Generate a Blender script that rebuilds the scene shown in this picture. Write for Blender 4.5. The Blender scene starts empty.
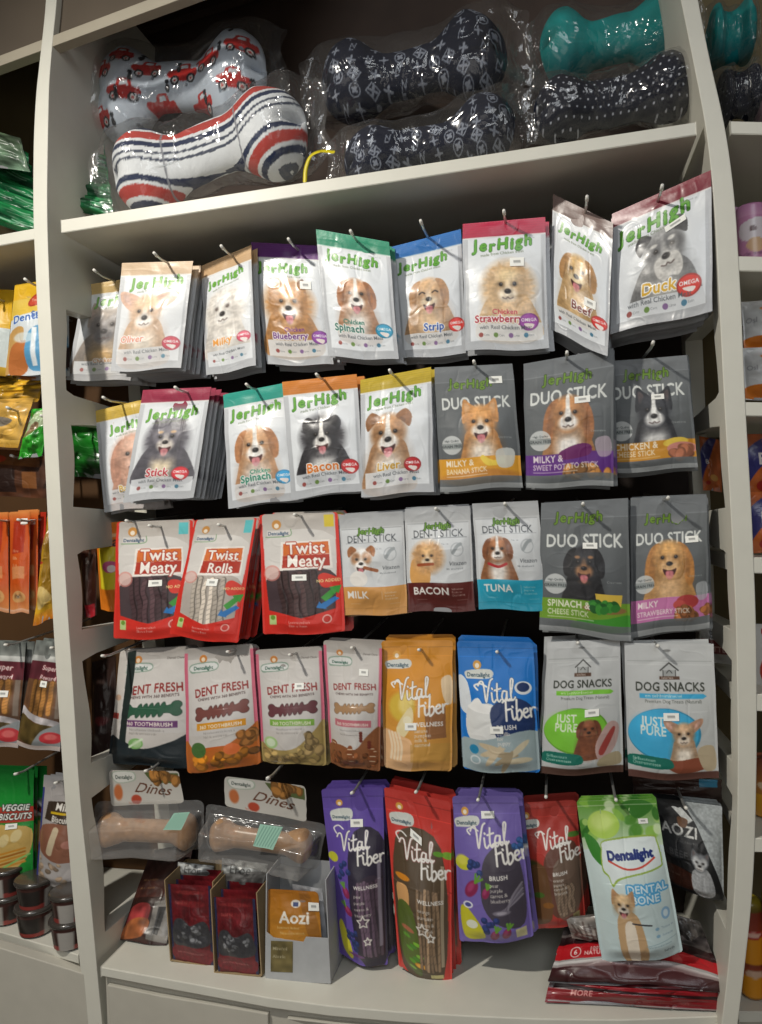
import bpy, math, random
import numpy as np
from mathutils import Vector
random.seed(7)
SC = bpy.context.scene
COL = SC.collection
RES = 1.7            # print samples per millimetre-ish unit of a pack's width

# ------------------------------------------------------------------ camera
F = 760.0
CAMP = np.array([0.7797, -1.0902, 0.6760])
YAW, PIT, ROL = 0.2223, 0.0085, 0.0397
SHH = 1.184          # height of the long upper shelf above the base cabinet top

def rot(y, p, r):
    cy, sy = math.cos(y), math.sin(y); Rz = np.array([[cy, -sy, 0], [sy, cy, 0], [0, 0, 1]])
    cp, sp = math.cos(p), math.sin(p); Rx = np.array([[1, 0, 0], [0, cp, -sp], [0, sp, cp]])
    cr, sr = math.cos(r), math.sin(r); Ry = np.array([[cr, 0, sr], [0, 1, 0], [-sr, 0, cr]])
    return Rz @ Rx @ Ry
RM = rot(YAW, PIT, ROL)

def at(px, py, Y):
    """Point of the plane y=Y that the photograph shows at this spot."""
    d = RM @ np.array([(px - 381) / F, 1.0, -(py - 512) / F])
    t = (Y - CAMP[1]) / d[1]
    return CAMP + d * t

def make_camera():
    cd = bpy.data.cameras.new('camera'); co = bpy.data.objects.new('camera', cd); COL.objects.link(co)
    cd.sensor_fit = 'VERTICAL'; cd.sensor_height = 24.0; cd.lens = F / 1024 * 24.0
    cd.clip_start = 0.02
    from mathutils import Matrix
    M = Matrix(((RM[0, 0], -RM[0, 2] * -1, -RM[0, 1], 0), (RM[1, 0], RM[1, 2], -RM[1, 1], 0), (RM[2, 0], RM[2, 2], -RM[2, 1], 0), (0, 0, 0, 1)))
    M = Matrix.Translation(Vector(CAMP.tolist())) @ M
    co.matrix_world = M
    SC.camera = co
make_camera()

# ------------------------------------------------------------------ colour helpers
def hx(s):
    s = s.lstrip('#'); return np.array([int(s[i:i + 2], 16) / 255 for i in (0, 2, 4)])
def cc(c):
    return hx(c) if isinstance(c, str) else np.asarray(c, float)
def lin(c):
    c = np.clip(c, 0, 1); return np.where(c <= .04045, c / 12.92, ((c + .055) / 1.055) ** 2.4)
def vn(h, w, fy, fx, seed):
    r = np.random.RandomState(seed); fy = max(1, int(fy)); fx = max(1, int(fx))
    g = r.rand(fy + 2, fx + 2)
    y = np.linspace(0, fy, h); x = np.linspace(0, fx, w)
    yi = np.minimum(y.astype(int), fy); xi = np.minimum(x.astype(int), fx)
    ty = y - yi; tx = x - xi; ty = (ty * ty * (3 - 2 * ty))[:, None]; tx = (tx * tx * (3 - 2 * tx))[None]
    a = g[yi][:, xi]; b = g[yi][:, xi + 1]; c = g[yi + 1][:, xi]; d = g[yi + 1][:, xi + 1]
    return (a * (1 - tx) + b * tx) * (1 - ty) + (c * (1 - tx) + d * tx) * ty - .5
def catmull(pts, closed, n=6):
    P = np.asarray(pts, float); N = len(P); out = []
    if N < 3: return P
    rng = range(N) if closed else range(N - 1)
    for i in rng:
        if closed: p0, p1, p2, p3 = P[i - 1], P[i], P[(i + 1) % N], P[(i + 2) % N]
        else: p0, p1, p2, p3 = P[max(i - 1, 0)], P[i], P[i + 1], P[min(i + 2, N - 1)]
        for k in range(n):
            t = k / n
            out.append(.5 * ((2 * p1) + (-p0 + p2) * t + (2 * p0 - 5 * p1 + 4 * p2 - p3) * t * t + (-p0 + 3 * p1 - 3 * p2 + p3) * t ** 3))
    if not closed: out.append(P[-1])
    return np.array(out)

# ------------------------------------------------------------------ letter shapes (sampled from the built-in font's outlines)
GP = 44
_gl = {}
_tc = bpy.data.curves.new('lettering', 'FONT'); _to = bpy.data.objects.new('lettering', _tc); COL.objects.link(_to)
def _mesh_of(s, off):
    _tc.body = s; _tc.size = 1; _tc.offset = off; _tc.resolution_u = 3
    dg = bpy.context.evaluated_depsgraph_get(); dg.update()
    e = _to.evaluated_get(dg); m = e.to_mesh()
    if not m or not len(m.vertices): return None, None
    v = np.zeros(len(m.vertices) * 3, 'f'); m.vertices.foreach_get('co', v); v = v.reshape(-1, 3)[:, :2]
    m.calc_loop_triangles(); t = np.zeros(len(m.loop_triangles) * 3, 'i'); m.loop_triangles.foreach_get('vertices', t)
    e.to_mesh_clear(); return v, t.reshape(-1, 3)
def glyph(ch, bold):
    k = (ch, bold)
    if k in _gl: return _gl[k]
    off = .004
    if 'bar' not in _gl: _gl['bar'] = _mesh_of('|', 0)[0][:, 0].max()
    v2, _ = _mesh_of(ch + '|', 0); adv = v2[:, 0].max() - _gl['bar']
    m = np.zeros((int(GP * 1.5), int(GP * 1.4)), bool)
    if ch != ' ':
        v, t = _mesh_of(ch, off)
        if v is not None:
            X = v[:, 0] * GP + GP * .15; Y = (1.0 - v[:, 1]) * GP + GP * .1
            for a, b, c in t:
                x = X[[a, b, c]]; y = Y[[a, b, c]]
                x0, x1 = max(0, int(x.min())), min(m.shape[1], int(x.max()) + 2); y0, y1 = max(0, int(y.min())), min(m.shape[0], int(y.max()) + 2)
                if x1 <= x0 or y1 <= y0: continue
                gx, gy = np.meshgrid(np.arange(x0, x1) + .5, np.arange(y0, y1) + .5)
                d1 = (gx - x[1]) * (y[0] - y[1]) - (x[0] - x[1]) * (gy - y[1])
                d2 = (gx - x[2]) * (y[1] - y[2]) - (x[1] - x[2]) * (gy - y[2])
                d3 = (gx - x[0]) * (y[2] - y[0]) - (x[2] - x[0]) * (gy - y[0])
                m[y0:y1, x0:x1] |= ~(((d1 < 0) | (d2 < 0) | (d3 < 0)) & ((d1 > 0) | (d2 > 0) | (d3 > 0)))
    if bold:
        d = m.copy()
        for a, b in ((0, 1), (0, -1), (1, 0), (-1, 0)): d |= np.roll(np.roll(m, a, 0), b, 1)
        m = d; adv += .03
    _gl[k] = (m, adv); return _gl[k]

class Art:
    """A print: colours over a sheet; u runs 0..1 across, v 0..1 down; sizes are in sheet widths."""
    def __init__(s, w, h, base):
        s.w, s.h = max(8, int(w)), max(8, int(h)); s.A = s.h / s.w
        s.im = np.ones((s.h, s.w, 3)) * cc(base)
        s.X, s.Y = np.meshgrid((np.arange(s.w) + .5) / s.w, (np.arange(s.h) + .5) / s.w)
        s.px = 1 / s.w; s.touch = None
    def put(s, m, col, al=1.0, sl=None):
        m = (m * al)[..., None]; c = cc(col)
        if sl is None: s.im = s.im * (1 - m) + c * m
        else: s.im[sl] = s.im[sl] * (1 - m) + c * m
        if s.touch is not None:
            if sl is None: s.touch = np.maximum(s.touch, m[..., 0])
            else: s.touch[sl] = np.maximum(s.touch[sl], m[..., 0])
    def box(s, x0, y0, x1, y1):
        a = int(max(0, math.floor(x0 * s.w) - 2)); b = int(min(s.w, math.ceil(x1 * s.w) + 2))
        c = int(max(0, math.floor(y0 * s.w) - 2)); d = int(min(s.h, math.ceil(y1 * s.w) + 2))
        if b <= a or d <= c: return None
        return (slice(c, d), slice(a, b))
    def ell(s, u, v, ru, rv, col, rot=0, soft=0, al=1.0):
        y = v * s.A; r = max(ru, rv) * (1 + soft) + soft * .02; sl = s.box(u - r, y - r, u + r, y + r)
        if sl is None: return
        X = s.X[sl] - u; Y = s.Y[sl] - y; c, q = math.cos(rot), math.sin(rot)
        a = X * c + Y * q; b = -X * q + Y * c
        d = np.sqrt((a / ru) ** 2 + (b / rv) ** 2)
        e = max(soft, s.px * .9 / max(min(ru, rv), 1e-4))
        s.put(np.clip((1 + e / 2 - d) / e, 0, 1), col, al, sl)
    def rect(s, u0, v0, u1, v1, col, al=1.0, skew=0):
        s.poly([(u0, v0), (u1, v0 + skew), (u1, v1 + skew), (u0, v1)], col, False, al)
    def poly(s, pts, col, smooth=True, al=1.0):
        P = np.array([(u, v * s.A) for u, v in pts])
        if smooth: P = catmull(P, True, 5)
        sl = s.box(P[:, 0].min(), P[:, 1].min(), P[:, 0].max(), P[:, 1].max())
        if sl is None: return
        m = 0; o = s.px * .25
        for dx, dy in ((-o, -o), (o, -o), (-o, o), (o, o)):
            X = s.X[sl] + dx; Y = s.Y[sl] + dy; ins = np.zeros(X.shape, bool)
            for i in range(len(P)):
                x1, y1 = P[i - 1]; x2, y2 = P[i]
                if y1 == y2: continue
                k = ((y1 > Y) != (y2 > Y)) & (X < (x2 - x1) * (Y - y1) / (y2 - y1) + x1); ins ^= k
            m = m + ins * .25
        s.put(m, col, al, sl)
    def line(s, pts, wd, col, smooth=True, al=1.0):
        P = np.array([(u, v * s.A) for u, v in pts])
        if smooth and len(P) > 2: P = catmull(P, False, 5)
        sl = s.box(P[:, 0].min() - wd, P[:, 1].min() - wd, P[:, 0].max() + wd, P[:, 1].max() + wd)
        if sl is None: return
        X, Y = s.X[sl], s.Y[sl]; D = np.full(X.shape, 9.)
        for i in range(len(P) - 1):
            a, b = P[i], P[i + 1]; d = b - a; L = (d * d).sum() + 1e-12
            t = np.clip(((X - a[0]) * d[0] + (Y - a[1]) * d[1]) / L, 0, 1)
            D = np.minimum(D, np.hypot(X - a[0] - t * d[0], Y - a[1] - t * d[1]))
        s.put(np.clip((wd / 2 - D) / s.px + .5, 0, 1), col, al, sl)
    def text(s, t, u, v, size, col, bold=False, sx=1.0, rot=0, slant=0, al=1.0, ctr=True, out=None, ow=.012, jit=0, arc=0, sp=0):
        if out is not None:
            for k in range(8):
                a = k * math.pi / 4; s.text(t, u + ow * math.cos(a), v + ow * math.sin(a) / s.A, size, out, bold, sx, rot, slant, al, ctr, None, 0, jit, arc, sp)
        advs = [glyph(ch, bold)[1] * size * sx + sp for ch in t]; tot = sum(advs)
        x = -tot / 2 if ctr else 0; c, q = math.cos(rot), math.sin(rot); rj = random.Random(len(t) * 7 + ord(t[0]))
        for ch, ad in zip(t, advs):
            m, _ = glyph(ch, bold)
            jy = (rj.random() - .5) * jit * size; jr = (rj.random() - .5) * jit * .5
            ax = x + ad / 2; ja = arc * (ax / max(tot, 1e-6)) ** 2 * 4
            # glyph origin on the sheet
            gx, gy = x, jy + ja * size
            ox, oy = u + gx * c - gy * q, v * s.A + gx * q + gy * c
            R = size * 1.6 * max(1, sx); sl = s.box(ox - R * .5, oy - R, ox + R, oy + R * .6)
            x += ad
            if sl is None or ch == ' ': continue
            acc = 0; cj, qj = math.cos(rot + jr), math.sin(rot + jr)
            for sxo in (-.33, 0, .33):
                for syo in (-.33, 0, .33):
                    X = s.X[sl] + sxo * s.px - ox; Y = s.Y[sl] + syo * s.px - oy
                    a = (X * cj + Y * qj); b = (-X * qj + Y * cj)
                    a = (a + slant * b) / (size * sx); b = b / size
                    gi = (a * GP + GP * .15).astype(int); gj = ((1 + b) * GP + GP * .1).astype(int)
                    ok = (gi >= 0) & (gj >= 0) & (gi < m.shape[1]) & (gj < m.shape[0])
                    acc = acc + np.where(ok, m[np.clip(gj, 0, m.shape[0] - 1), np.clip(gi, 0, m.shape[1] - 1)], False) / 9.
            s.put(acc, col, al, sl)
    def grain(s, amp, fy=30, fx=30, seed=1, m=None):
        n = vn(s.h, s.w, fy, fx, seed)[..., None] * amp * 2
        s.im = s.im * (1 + (n if m is None else n * m[..., None]))
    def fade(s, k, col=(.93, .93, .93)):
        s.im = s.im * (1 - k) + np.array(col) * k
    def vgrad(s, v0, v1, c0, c1, al=1.0):
        a = int(v0 * s.h); b = max(a + 1, int(v1 * s.h)); t = np.linspace(0, 1, b - a)[:, None, None]
        s.im[a:b] = s.im[a:b] * (1 - al) + (cc(c0) * (1 - t) + cc(c1) * t) * al

# ------------------------------------------------------------------ materials
_m = {}
def nodes(name):
    m = bpy.data.materials.new(name); m.use_nodes = True; nt = m.node_tree
    return m, nt, nt.nodes['Principled BSDF']
def bump(nt, b, scale, dist, strength=.4, detail=2):
    n = nt.nodes.new('ShaderNodeTexNoise'); n.inputs['Scale'].default_value = scale; n.inputs['Detail'].default_value = detail
    tc = nt.nodes.new('ShaderNodeTexCoord'); nt.links.new(tc.outputs['Object'], n.inputs['Vector'])
    u = nt.nodes.new('ShaderNodeBump'); u.inputs['Strength'].default_value = strength; u.inputs['Distance'].default_value = dist
    nt.links.new(n.outputs['Fac'], u.inputs['Height']); nt.links.new(u.outputs['Normal'], b.inputs['Normal']); return n
def printed(kind='film'):
    if kind in _m: return _m[kind]
    m, nt, b = nodes('printed_' + kind)
    a = nt.nodes.new('ShaderNodeAttribute'); a.attribute_name = 'print'
    nt.links.new(a.outputs['Color'], b.inputs['Base Color'])
    r, sp, co, bd = {'film': (.36, .5, .25, .0016), 'matte': (.5, .4, .05, .0014), 'paper': (.7, .25, 0, .0003), 'gloss': (.33, .45, .25, .0016), 'cloth': (.9, .15, 0, .0006)}[kind]
    b.inputs['Roughness'].default_value = r; b.inputs['Specular IOR Level'].default_value = sp
    b.inputs['Coat Weight'].default_value = co; b.inputs['Coat Roughness'].default_value = .2
    bump(nt, b, 45 if kind != 'cloth' else 500, bd, .55, 3)
    _m[kind] = m; return m
def plain(name, col, rough=.5, bumpd=0, bs=60, metal=0, var=0, spec=.4):
    if name in _m: return _m[name]
    m, nt, b = nodes(name); c = lin(cc(col))
    b.inputs['Roughness'].default_value = rough; b.inputs['Metallic'].default_value = metal; b.inputs['Specular IOR Level'].default_value = spec
    n = bump(nt, b, bs, max(bumpd, 1e-5), .3)
    r = nt.nodes.new('ShaderNodeValToRGB'); nt.links.new(n.outputs['Fac'], r.inputs['Fac'])
    r.color_ramp.elements[0].position = .3; r.color_ramp.elements[1].position = .7
    k = var
    r.color_ramp.elements[0].color = (*(c * (1 - k)), 1); r.color_ramp.elements[1].color = (*(np.minimum(c * (1 + k), 1)), 1)
    nt.links.new(r.outputs['Color'], b.inputs['Base Color'])
    _m[name] = m; return m
def clear(name='clear_plastic', scale=13, dist=.016, gl=.05, tint=(.98, .98, .98), rough=.13, haze=.025):
    if name in _m: return _m[name]
    m = bpy.data.materials.new(name); m.use_nodes = True; nt = m.node_tree; nt.nodes.clear()
    o = nt.nodes.new('ShaderNodeOutputMaterial'); t = nt.nodes.new('ShaderNodeBsdfTransparent'); g = nt.nodes.new('ShaderNodeBsdfGlossy')
    t.inputs['Color'].default_value = (*tint, 1); g.inputs['Roughness'].default_value = rough
    mx = nt.nodes.new('ShaderNodeMixShader'); fr = nt.nodes.new('ShaderNodeLayerWeight'); fr.inputs['Blend'].default_value = .25
    mm = nt.nodes.new('ShaderNodeMath'); mm.operation = 'MULTIPLY_ADD'; mm.inputs[1].default_value = .38; mm.inputs[2].default_value = gl
    n = nt.nodes.new('ShaderNodeTexNoise'); n.inputs['Scale'].default_value = scale; n.inputs['Detail'].default_value = 3; n.inputs['Distortion'].default_value = 1.2
    tc = nt.nodes.new('ShaderNodeTexCoord'); nt.links.new(tc.outputs['Object'], n.inputs['Vector'])
    u = nt.nodes.new('ShaderNodeBump'); u.inputs['Strength'].default_value = 1; u.inputs['Distance'].default_value = dist
    L = nt.links.new; L(n.outputs['Fac'], u.inputs['Height']); L(u.outputs['Normal'], g.inputs['Normal']); L(u.outputs['Normal'], fr.inputs['Normal'])
    L(fr.outputs['Facing'], mm.inputs[0]); L(mm.outputs[0], mx.inputs[0]); L(t.outputs[0], mx.inputs[1]); L(g.outputs[0], mx.inputs[2]); hz = nt.nodes.new('ShaderNodeBsdfDiffuse'); hz.inputs['Color'].default_value = (.8, .8, .8, 1); m2 = nt.nodes.new('ShaderNodeMixShader'); m2.inputs[0].default_value = haze; L(mx.outputs[0], m2.inputs[1]); L(hz.outputs[0], m2.inputs[2]); L(m2.outputs[0], o.inputs[0])
    _m[name] = m; return m

# ------------------------------------------------------------------ mesh helpers
def tag(o, label=None, cat=None, group=None, kind=None):
    if label: o['label'] = label
    if cat: o['category'] = cat
    if group: o['group'] = group
    if kind: o['kind'] = kind
    return o
def mk(name, verts, faces, mat, parent=None, loc=(0, 0, 0), smooth=False, colors=None):
    V = np.asarray(verts, float); loc = np.asarray(loc, float)
    me = bpy.data.meshes.new(name)
    if isinstance(faces, np.ndarray):
        V2 = (V - loc).astype('f'); n = len(V2); me.vertices.add(n); me.vertices.foreach_set('co', V2.ravel())
        k = faces.shape[1]; me.loops.add(faces.size); me.loops.foreach_set('vertex_index', faces.ravel().astype('i'))
        me.polygons.add(len(faces)); me.polygons.foreach_set('loop_start', np.arange(0, faces.size, k, dtype='i'))
        me.update(calc_edges=True)
    else:
        me.from_pydata([tuple(p) for p in (V - loc)], [], faces); me.update()
    if smooth: me.polygons.foreach_set('use_smooth', np.ones(len(me.polygons), bool))
    if colors is not None:
        at_ = me.color_attributes.new('print', 'FLOAT_COLOR', 'POINT')
        c = np.ones((len(V), 4), 'f'); c[:, :3] = lin(colors); at_.data.foreach_set('color', c.ravel())
    me.materials.append(mat)
    o = bpy.data.objects.new(name, me); COL.objects.link(o)
    if parent is not None:
        o.parent = parent; o.location = (loc - np.array(parent.location)) 
    else: o.location = loc
    return o
def empty(name, loc):
    o = bpy.data.objects.new(name, None); COL.objects.link(o); o.location = tuple(loc); o.empty_display_size = .02; return o
def gridfaces(n, m, off=0):
    i = np.arange(n - 1)[:, None] * m + np.arange(m - 1)[None]; i = i.ravel() + off
    return np.stack([i, i + m, i + m + 1, i + 1], 1)
def boxmesh(x0, y0, z0, x1, y1, z1):
    v = [(x, y, z) for x in (x0, x1) for y in (y0, y1) for z in (z0, z1)]
    f = [(0, 1, 3, 2), (4, 6, 7, 5), (0, 4, 5, 1), (2, 3, 7, 6), (0, 2, 6, 4), (1, 5, 7, 3)]
    return v, f
def bevel(o, w, seg=2):
    b = o.modifiers.new('edge_softening', 'BEVEL'); b.width = w; b.segments = seg; b.limit_method = 'ANGLE'; return o
def tube(p0, p1, r, n=10, r1=None):
    p0, p1 = np.array(p0, float), np.array(p1, float); d = p1 - p0; d /= np.linalg.norm(d)
    a = np.cross(d, [0, 0, 1.]);
    if np.linalg.norm(a) < .01: a = np.cross(d, [1., 0, 0])
    a /= np.linalg.norm(a); b = np.cross(d, a); r1 = r if r1 is None else r1; v = []
    for p, q in ((p0, r), (p1, r1)):
        for k in range(n):
            t = 2 * math.pi * k / n; v.append(p + q * (a * math.cos(t) + b * math.sin(t)))
    f = [(k, (k + 1) % n, n + (k + 1) % n, n + k) for k in range(n)] + [tuple(range(n))[::-1], tuple(range(n, 2 * n))]
    return v, f
def join(*vf):
    V, Fc = [], []
    for v, f in vf:
        o = len(V); V += list(v); Fc += [tuple(i + o for i in q) for q in f]
    return V, Fc

# ------------------------------------------------------------------ packs
def sst(x, a, b):
    t = np.clip((x - a) / (b - a), 0, 1); return t * t * (3 - 2 * t)
class Surf:
    def __init__(s, quad, Y, bulge=.01, style='flat', seed=0, wr=1.0, rc=.0, waist=0.0):
        q = [at(*quad[i], Y[i]) if len(quad[i]) == 2 else on(*quad[i]) for i in range(4)]   # TL TR BR BL
        s.q = q; s.b = bulge; s.style = style; s.seed = seed; s.wr = wr; s.rc = rc; s.waist = waist
        n = np.cross(q[1] - q[0], q[3] - q[0]); n /= np.linalg.norm(n)
        if n[1] > 0: n = -n
        s.n = n; s.W = (np.linalg.norm(q[1] - q[0]) + np.linalg.norm(q[2] - q[3])) / 2; s.H = (np.linalg.norm(q[3] - q[0]) + np.linalg.norm(q[2] - q[1])) / 2
    def fields(s, h, w):
        sd = s.seed
        W = vn(h, w, 5, 3, sd) * .0035 + vn(h, w, 11, 7, sd + 1) * .0016
        # creases: folded noise
        r = np.abs(vn(h, w, 4, 5, sd + 2)); W += -np.exp(-(r / .05) ** 2) * .0005
        r = np.abs(vn(h, w, 9, 4, sd + 3)); W += np.exp(-(r / .05) ** 2) * .0003
        return W * s.wr
    def grid(s, h, w, off=0, k=1.0, rough=True):
        u = np.linspace(0, 1, w)[None] * np.ones((h, 1)); v = np.linspace(0, 1, h)[:, None] * np.ones((1, w))
        A = s.H / s.W; rc = s.rc
        def ins(vv, sd):
            i = np.interp(vv, np.linspace(0, 1, 7), (np.random.RandomState(sd).rand(7) - .3) * .012)
            if rc:
                rr = rc / A
                for d in (vv, 1 - vv):
                    t = np.clip(d / rr, 0, 1); i = i + rc * (1 - np.sqrt(np.clip(1 - (1 - t) ** 2, 0, 1)))
            return i + s.waist * np.exp(-((vv - .2) / .1) ** 2)
        li = ins(v, s.seed + 20); ri = ins(v, s.seed + 21)
        uu = li + u * (1 - li - ri)
        vv = v + (.008 * np.sin(u * 7 + s.seed) * np.where(v > .5, v, 0)) * 1.0
        q = s.q
        P = (q[0][None, None] * ((1 - uu) * (1 - vv))[..., None] + q[1] * (uu * (1 - vv))[..., None] + q[2] * (uu * vv)[..., None] + q[3] * ((1 - uu) * vv)[..., None])
        su = np.sin(np.pi * np.clip((u - .03) / .94, 0, 1)) ** .8
        if s.style == 'flat': pv = sst(v, .12, .5) * (1 - sst(v, .72, .97) * .95)
        elif s.style == 'doy': pv = sst(v, .1, .65) * (1 - sst(v, .9, 1.0) * .55)
        elif s.style == 'pillow': pv = sst(v, .04, .3) * (1 - sst(v, .7, .96))
        else: pv = sst(v, .0, .1) * 0
        d = s.b * su * pv * k
        if rough: d = d + s.fields(h, w) * (.25 + .75 * su) * sst(v, 0, .06) 
        return P + s.n * (d + off)[..., None]
NPACK = [0]; FRONTS = []
def short(t, n): return ' '.join(t.split(',')[0].split()[:n])
def pack(name, label, cat, quad, Y, art, style='flat', bulge=.010, kind='film', stack=0, dy=.011, group=None, stick=(), seed=None, rc=0, wr=1.0, aspect=None, jig=1.0, sname=None, slabel=None, res=None, waist=0):
    NPACK[0] += 1; seed = seed if seed is not None else NPACK[0] * 31
    if not isinstance(Y, (tuple, list)): Y = (Y,) * 4
    if len(Y) == 2: Y = (Y[0], Y[1], Y[1], Y[0])
    S = Surf(quad, Y, bulge, style, seed, wr, rc, waist); quad = [q_[:2] for q_ in quad]
    pw = (math.dist(quad[0], quad[1]) + math.dist(quad[2], quad[3])) / 2; ph = (math.dist(quad[0], quad[3]) + math.dist(quad[1], quad[2])) / 2
    R = res or RES; A = Art(pw * R, ph * R, (.85, .86, .87)); art(A); h, w = A.h, A.w
    P = S.grid(h, w); loc = (S.q[0] + S.q[1]) / 2
    hb, wb = 16, 12; B = S.grid(hb, wb, off=-.0012, k=(-.35 if not stack else .0), rough=False)
    hdr = A.im[max(1, int(h * .03)), w // 3]; cb = np.ones((hb, wb, 3)) * np.array([.55, .55, .56]); cb[:3] = hdr
    V = np.concatenate([P.reshape(-1, 3), B.reshape(-1, 3)]); Fc = np.concatenate([gridfaces(h, w), gridfaces(hb, wb, h * w)[:, ::-1]])
    o = mk(name, V, Fc, printed(kind), None, loc, True, np.concatenate([A.im.reshape(-1, 3), cb.reshape(-1, 3)]))
    tag(o, label, cat, group); FRONTS.append((quad, label))
    for st in stick:
        u, v, sw, shh = st[:4]; rt = st[4] if len(st) > 4 else 0; tone = st[5] if len(st) > 5 else 'fbfbf5'
        a = np.linspace(-1, 1, 15); b = np.linspace(-1, 1, 9); Ub = []
        T = Art(15, 9, tone); 
        if len(st) > 6:
            for k in range(3): T.rect(.1, .15 + k * .27, .9, .25 + k * .27, st[6], .8)
        else: T.rect(.28, .35, .75, .6, '777777', .6)
        for jj in b:
            for ii in a:
                du, dv = ii * sw / 2, jj * shh / 2; x = du * math.cos(rt) - dv * math.sin(rt); y = du * math.sin(rt) + dv * math.cos(rt)
                gi = min(h - 1, max(0, (v + y) * h)); gj = min(w - 1, max(0, (u + x) * w))
                Ub.append(P[int(gi), int(gj)])
        Ub = np.array(Ub).reshape(9, 15, 3)
        # straighten so the sticker is a smooth little rectangle just proud of the film
        c4 = [Ub[0, 0], Ub[0, -1], Ub[-1, -1], Ub[-1, 0]]; uu, vv = np.meshgrid((a + 1) / 2, (b + 1) / 2)
        Q = sum(c[None, None] * k_[..., None] for c, k_ in zip(c4, ((1 - uu) * (1 - vv), uu * (1 - vv), uu * vv, (1 - uu) * vv)))
        lift = max(0, ((Ub - Q) @ S.n).max()) + .0008
        Q = Q + S.n * lift
        mk('price_sticker', Q.reshape(-1, 3), gridfaces(9, 15), printed('paper'), o, Q.mean((0, 1)), True, T.im.reshape(-1, 3))
    if stack:
        hs, ws = 40, 26
        rs = random.Random(seed); Ps = S.grid(hs, ws, k=min(.5, (dy - .003) / bulge), rough=False); Bs = S.grid(hb, wb, off=-.0006, k=0, rough=False)
        ii = (np.linspace(0, h - 1, hs)).astype(int); jj = (np.linspace(0, w - 1, ws)).astype(int)
        V = np.concatenate([Ps.reshape(-1, 3), Bs.reshape(-1, 3)]); Fc = np.concatenate([gridfaces(hs, ws), gridfaces(hb, wb, hs * ws)[:, ::-1]])
        cs = np.concatenate([A.im[ii][:, jj].reshape(-1, 3), cb.reshape(-1, 3)])
        first = None
        for k in range(stack):
            if first is None: p = mk(sname or name, V, Fc, printed(kind), None, loc, True, cs); first = p
            else: p = first.copy(); COL.objects.link(p)
            p.location = loc + np.array([(rs.random() - .45) * .010 * jig, .005 + (k + 1) * dy, (rs.random() - .55) * .008 * jig])
            p.rotation_euler = (0, (rs.random() - .5) * .06 * jig, (rs.random() - .5) * .05 * jig)
            tag(p, slabel or 'pouch behind the ' + short(label, 12), cat, 'spare pouches behind the ' + short(label, 12))
    return o
HOOKS = []
def hook(px, py, Yt=.03, r=.0020, top=True):
    p = at(px, py, Yt); q = np.array([p[0], .3005, p[2] + .012]); q2 = np.array([p[0], Yt + .02, p[2] - .002])
    r_ = empty('display_hook', q)
    v, f = join(tube(q, q2, r), tube(q2, p, r)); mk('rod', v, f, plain('hook_steel', 'c9c9c6', .3, metal=.7), r_, q)
    e = p + np.array([0, -.004, .001]); v, f = tube(p + np.array([0, .006, -.001]), e, r * 1.35, 12, r * 1.1)
    mk('end_cap', v, f, plain('hook_cap', 'e6e4dc', .4), r_, p, True)
    best = min(FRONTS, key=lambda f: abs((f[0][0][0] + f[0][1][0]) / 2 - px) + abs((f[0][0][1] + f[0][1][1]) / 2 - py))
    HOOKS.append(r_); return tag(r_, 'steel hook holding the ' + short(best[1], 12), 'hook', 'display hooks')

# ------------------------------------------------------------------ the shelving
WHITE = plain('white_laminate', 'd6d4c8', .42, .0002, 30, var=.02)
WARM = plain('drawer_laminate', 'bdb9ad', .5, .0002, 30, var=.03)
BACK = plain('back_board', '4a3c34', .7, .0004, 14, var=.12)
PEG = plain('peg_board', '332924', .7, .0004, 20, var=.15)
FASCIA = plain('taupe_panel', '5c5144', .75, .0006, 6, var=.12)
OLIVE = plain('olive_board', '6b5f42', .7, .0004, 9, var=.1)
DEPTH = .30
LE = [(-60, 50, 62), (0, 46, 57), (40, 43, 54), (60, 39, 50), (120, 34, 48.5), (210, 33, 47), (300, 37, 50), (400, 42, 56), (500, 47, 61), (600, 52, 67), (700, 58, 74), (800, 65, 80), (900, 73, 91), (1000, 84, 100), (1060, 91, 106)]
RE = [(-60, 668, 685), (0, 681, 698), (60, 693, 709), (120, 705, 724), (160, 710, 730), (200, 714, 735), (300, 719, 741), (400, 724, 745), (520, 731, 752), (620, 736, 756), (740, 738, 757), (840, 737, 755), (900, 734, 752), (980, 727, 743), (1060, 717, 733)]
SOLID = [(-80, 296), (398, 414), (514, 546), (640, 655), (778, 796), (948, 1100)]
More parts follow.
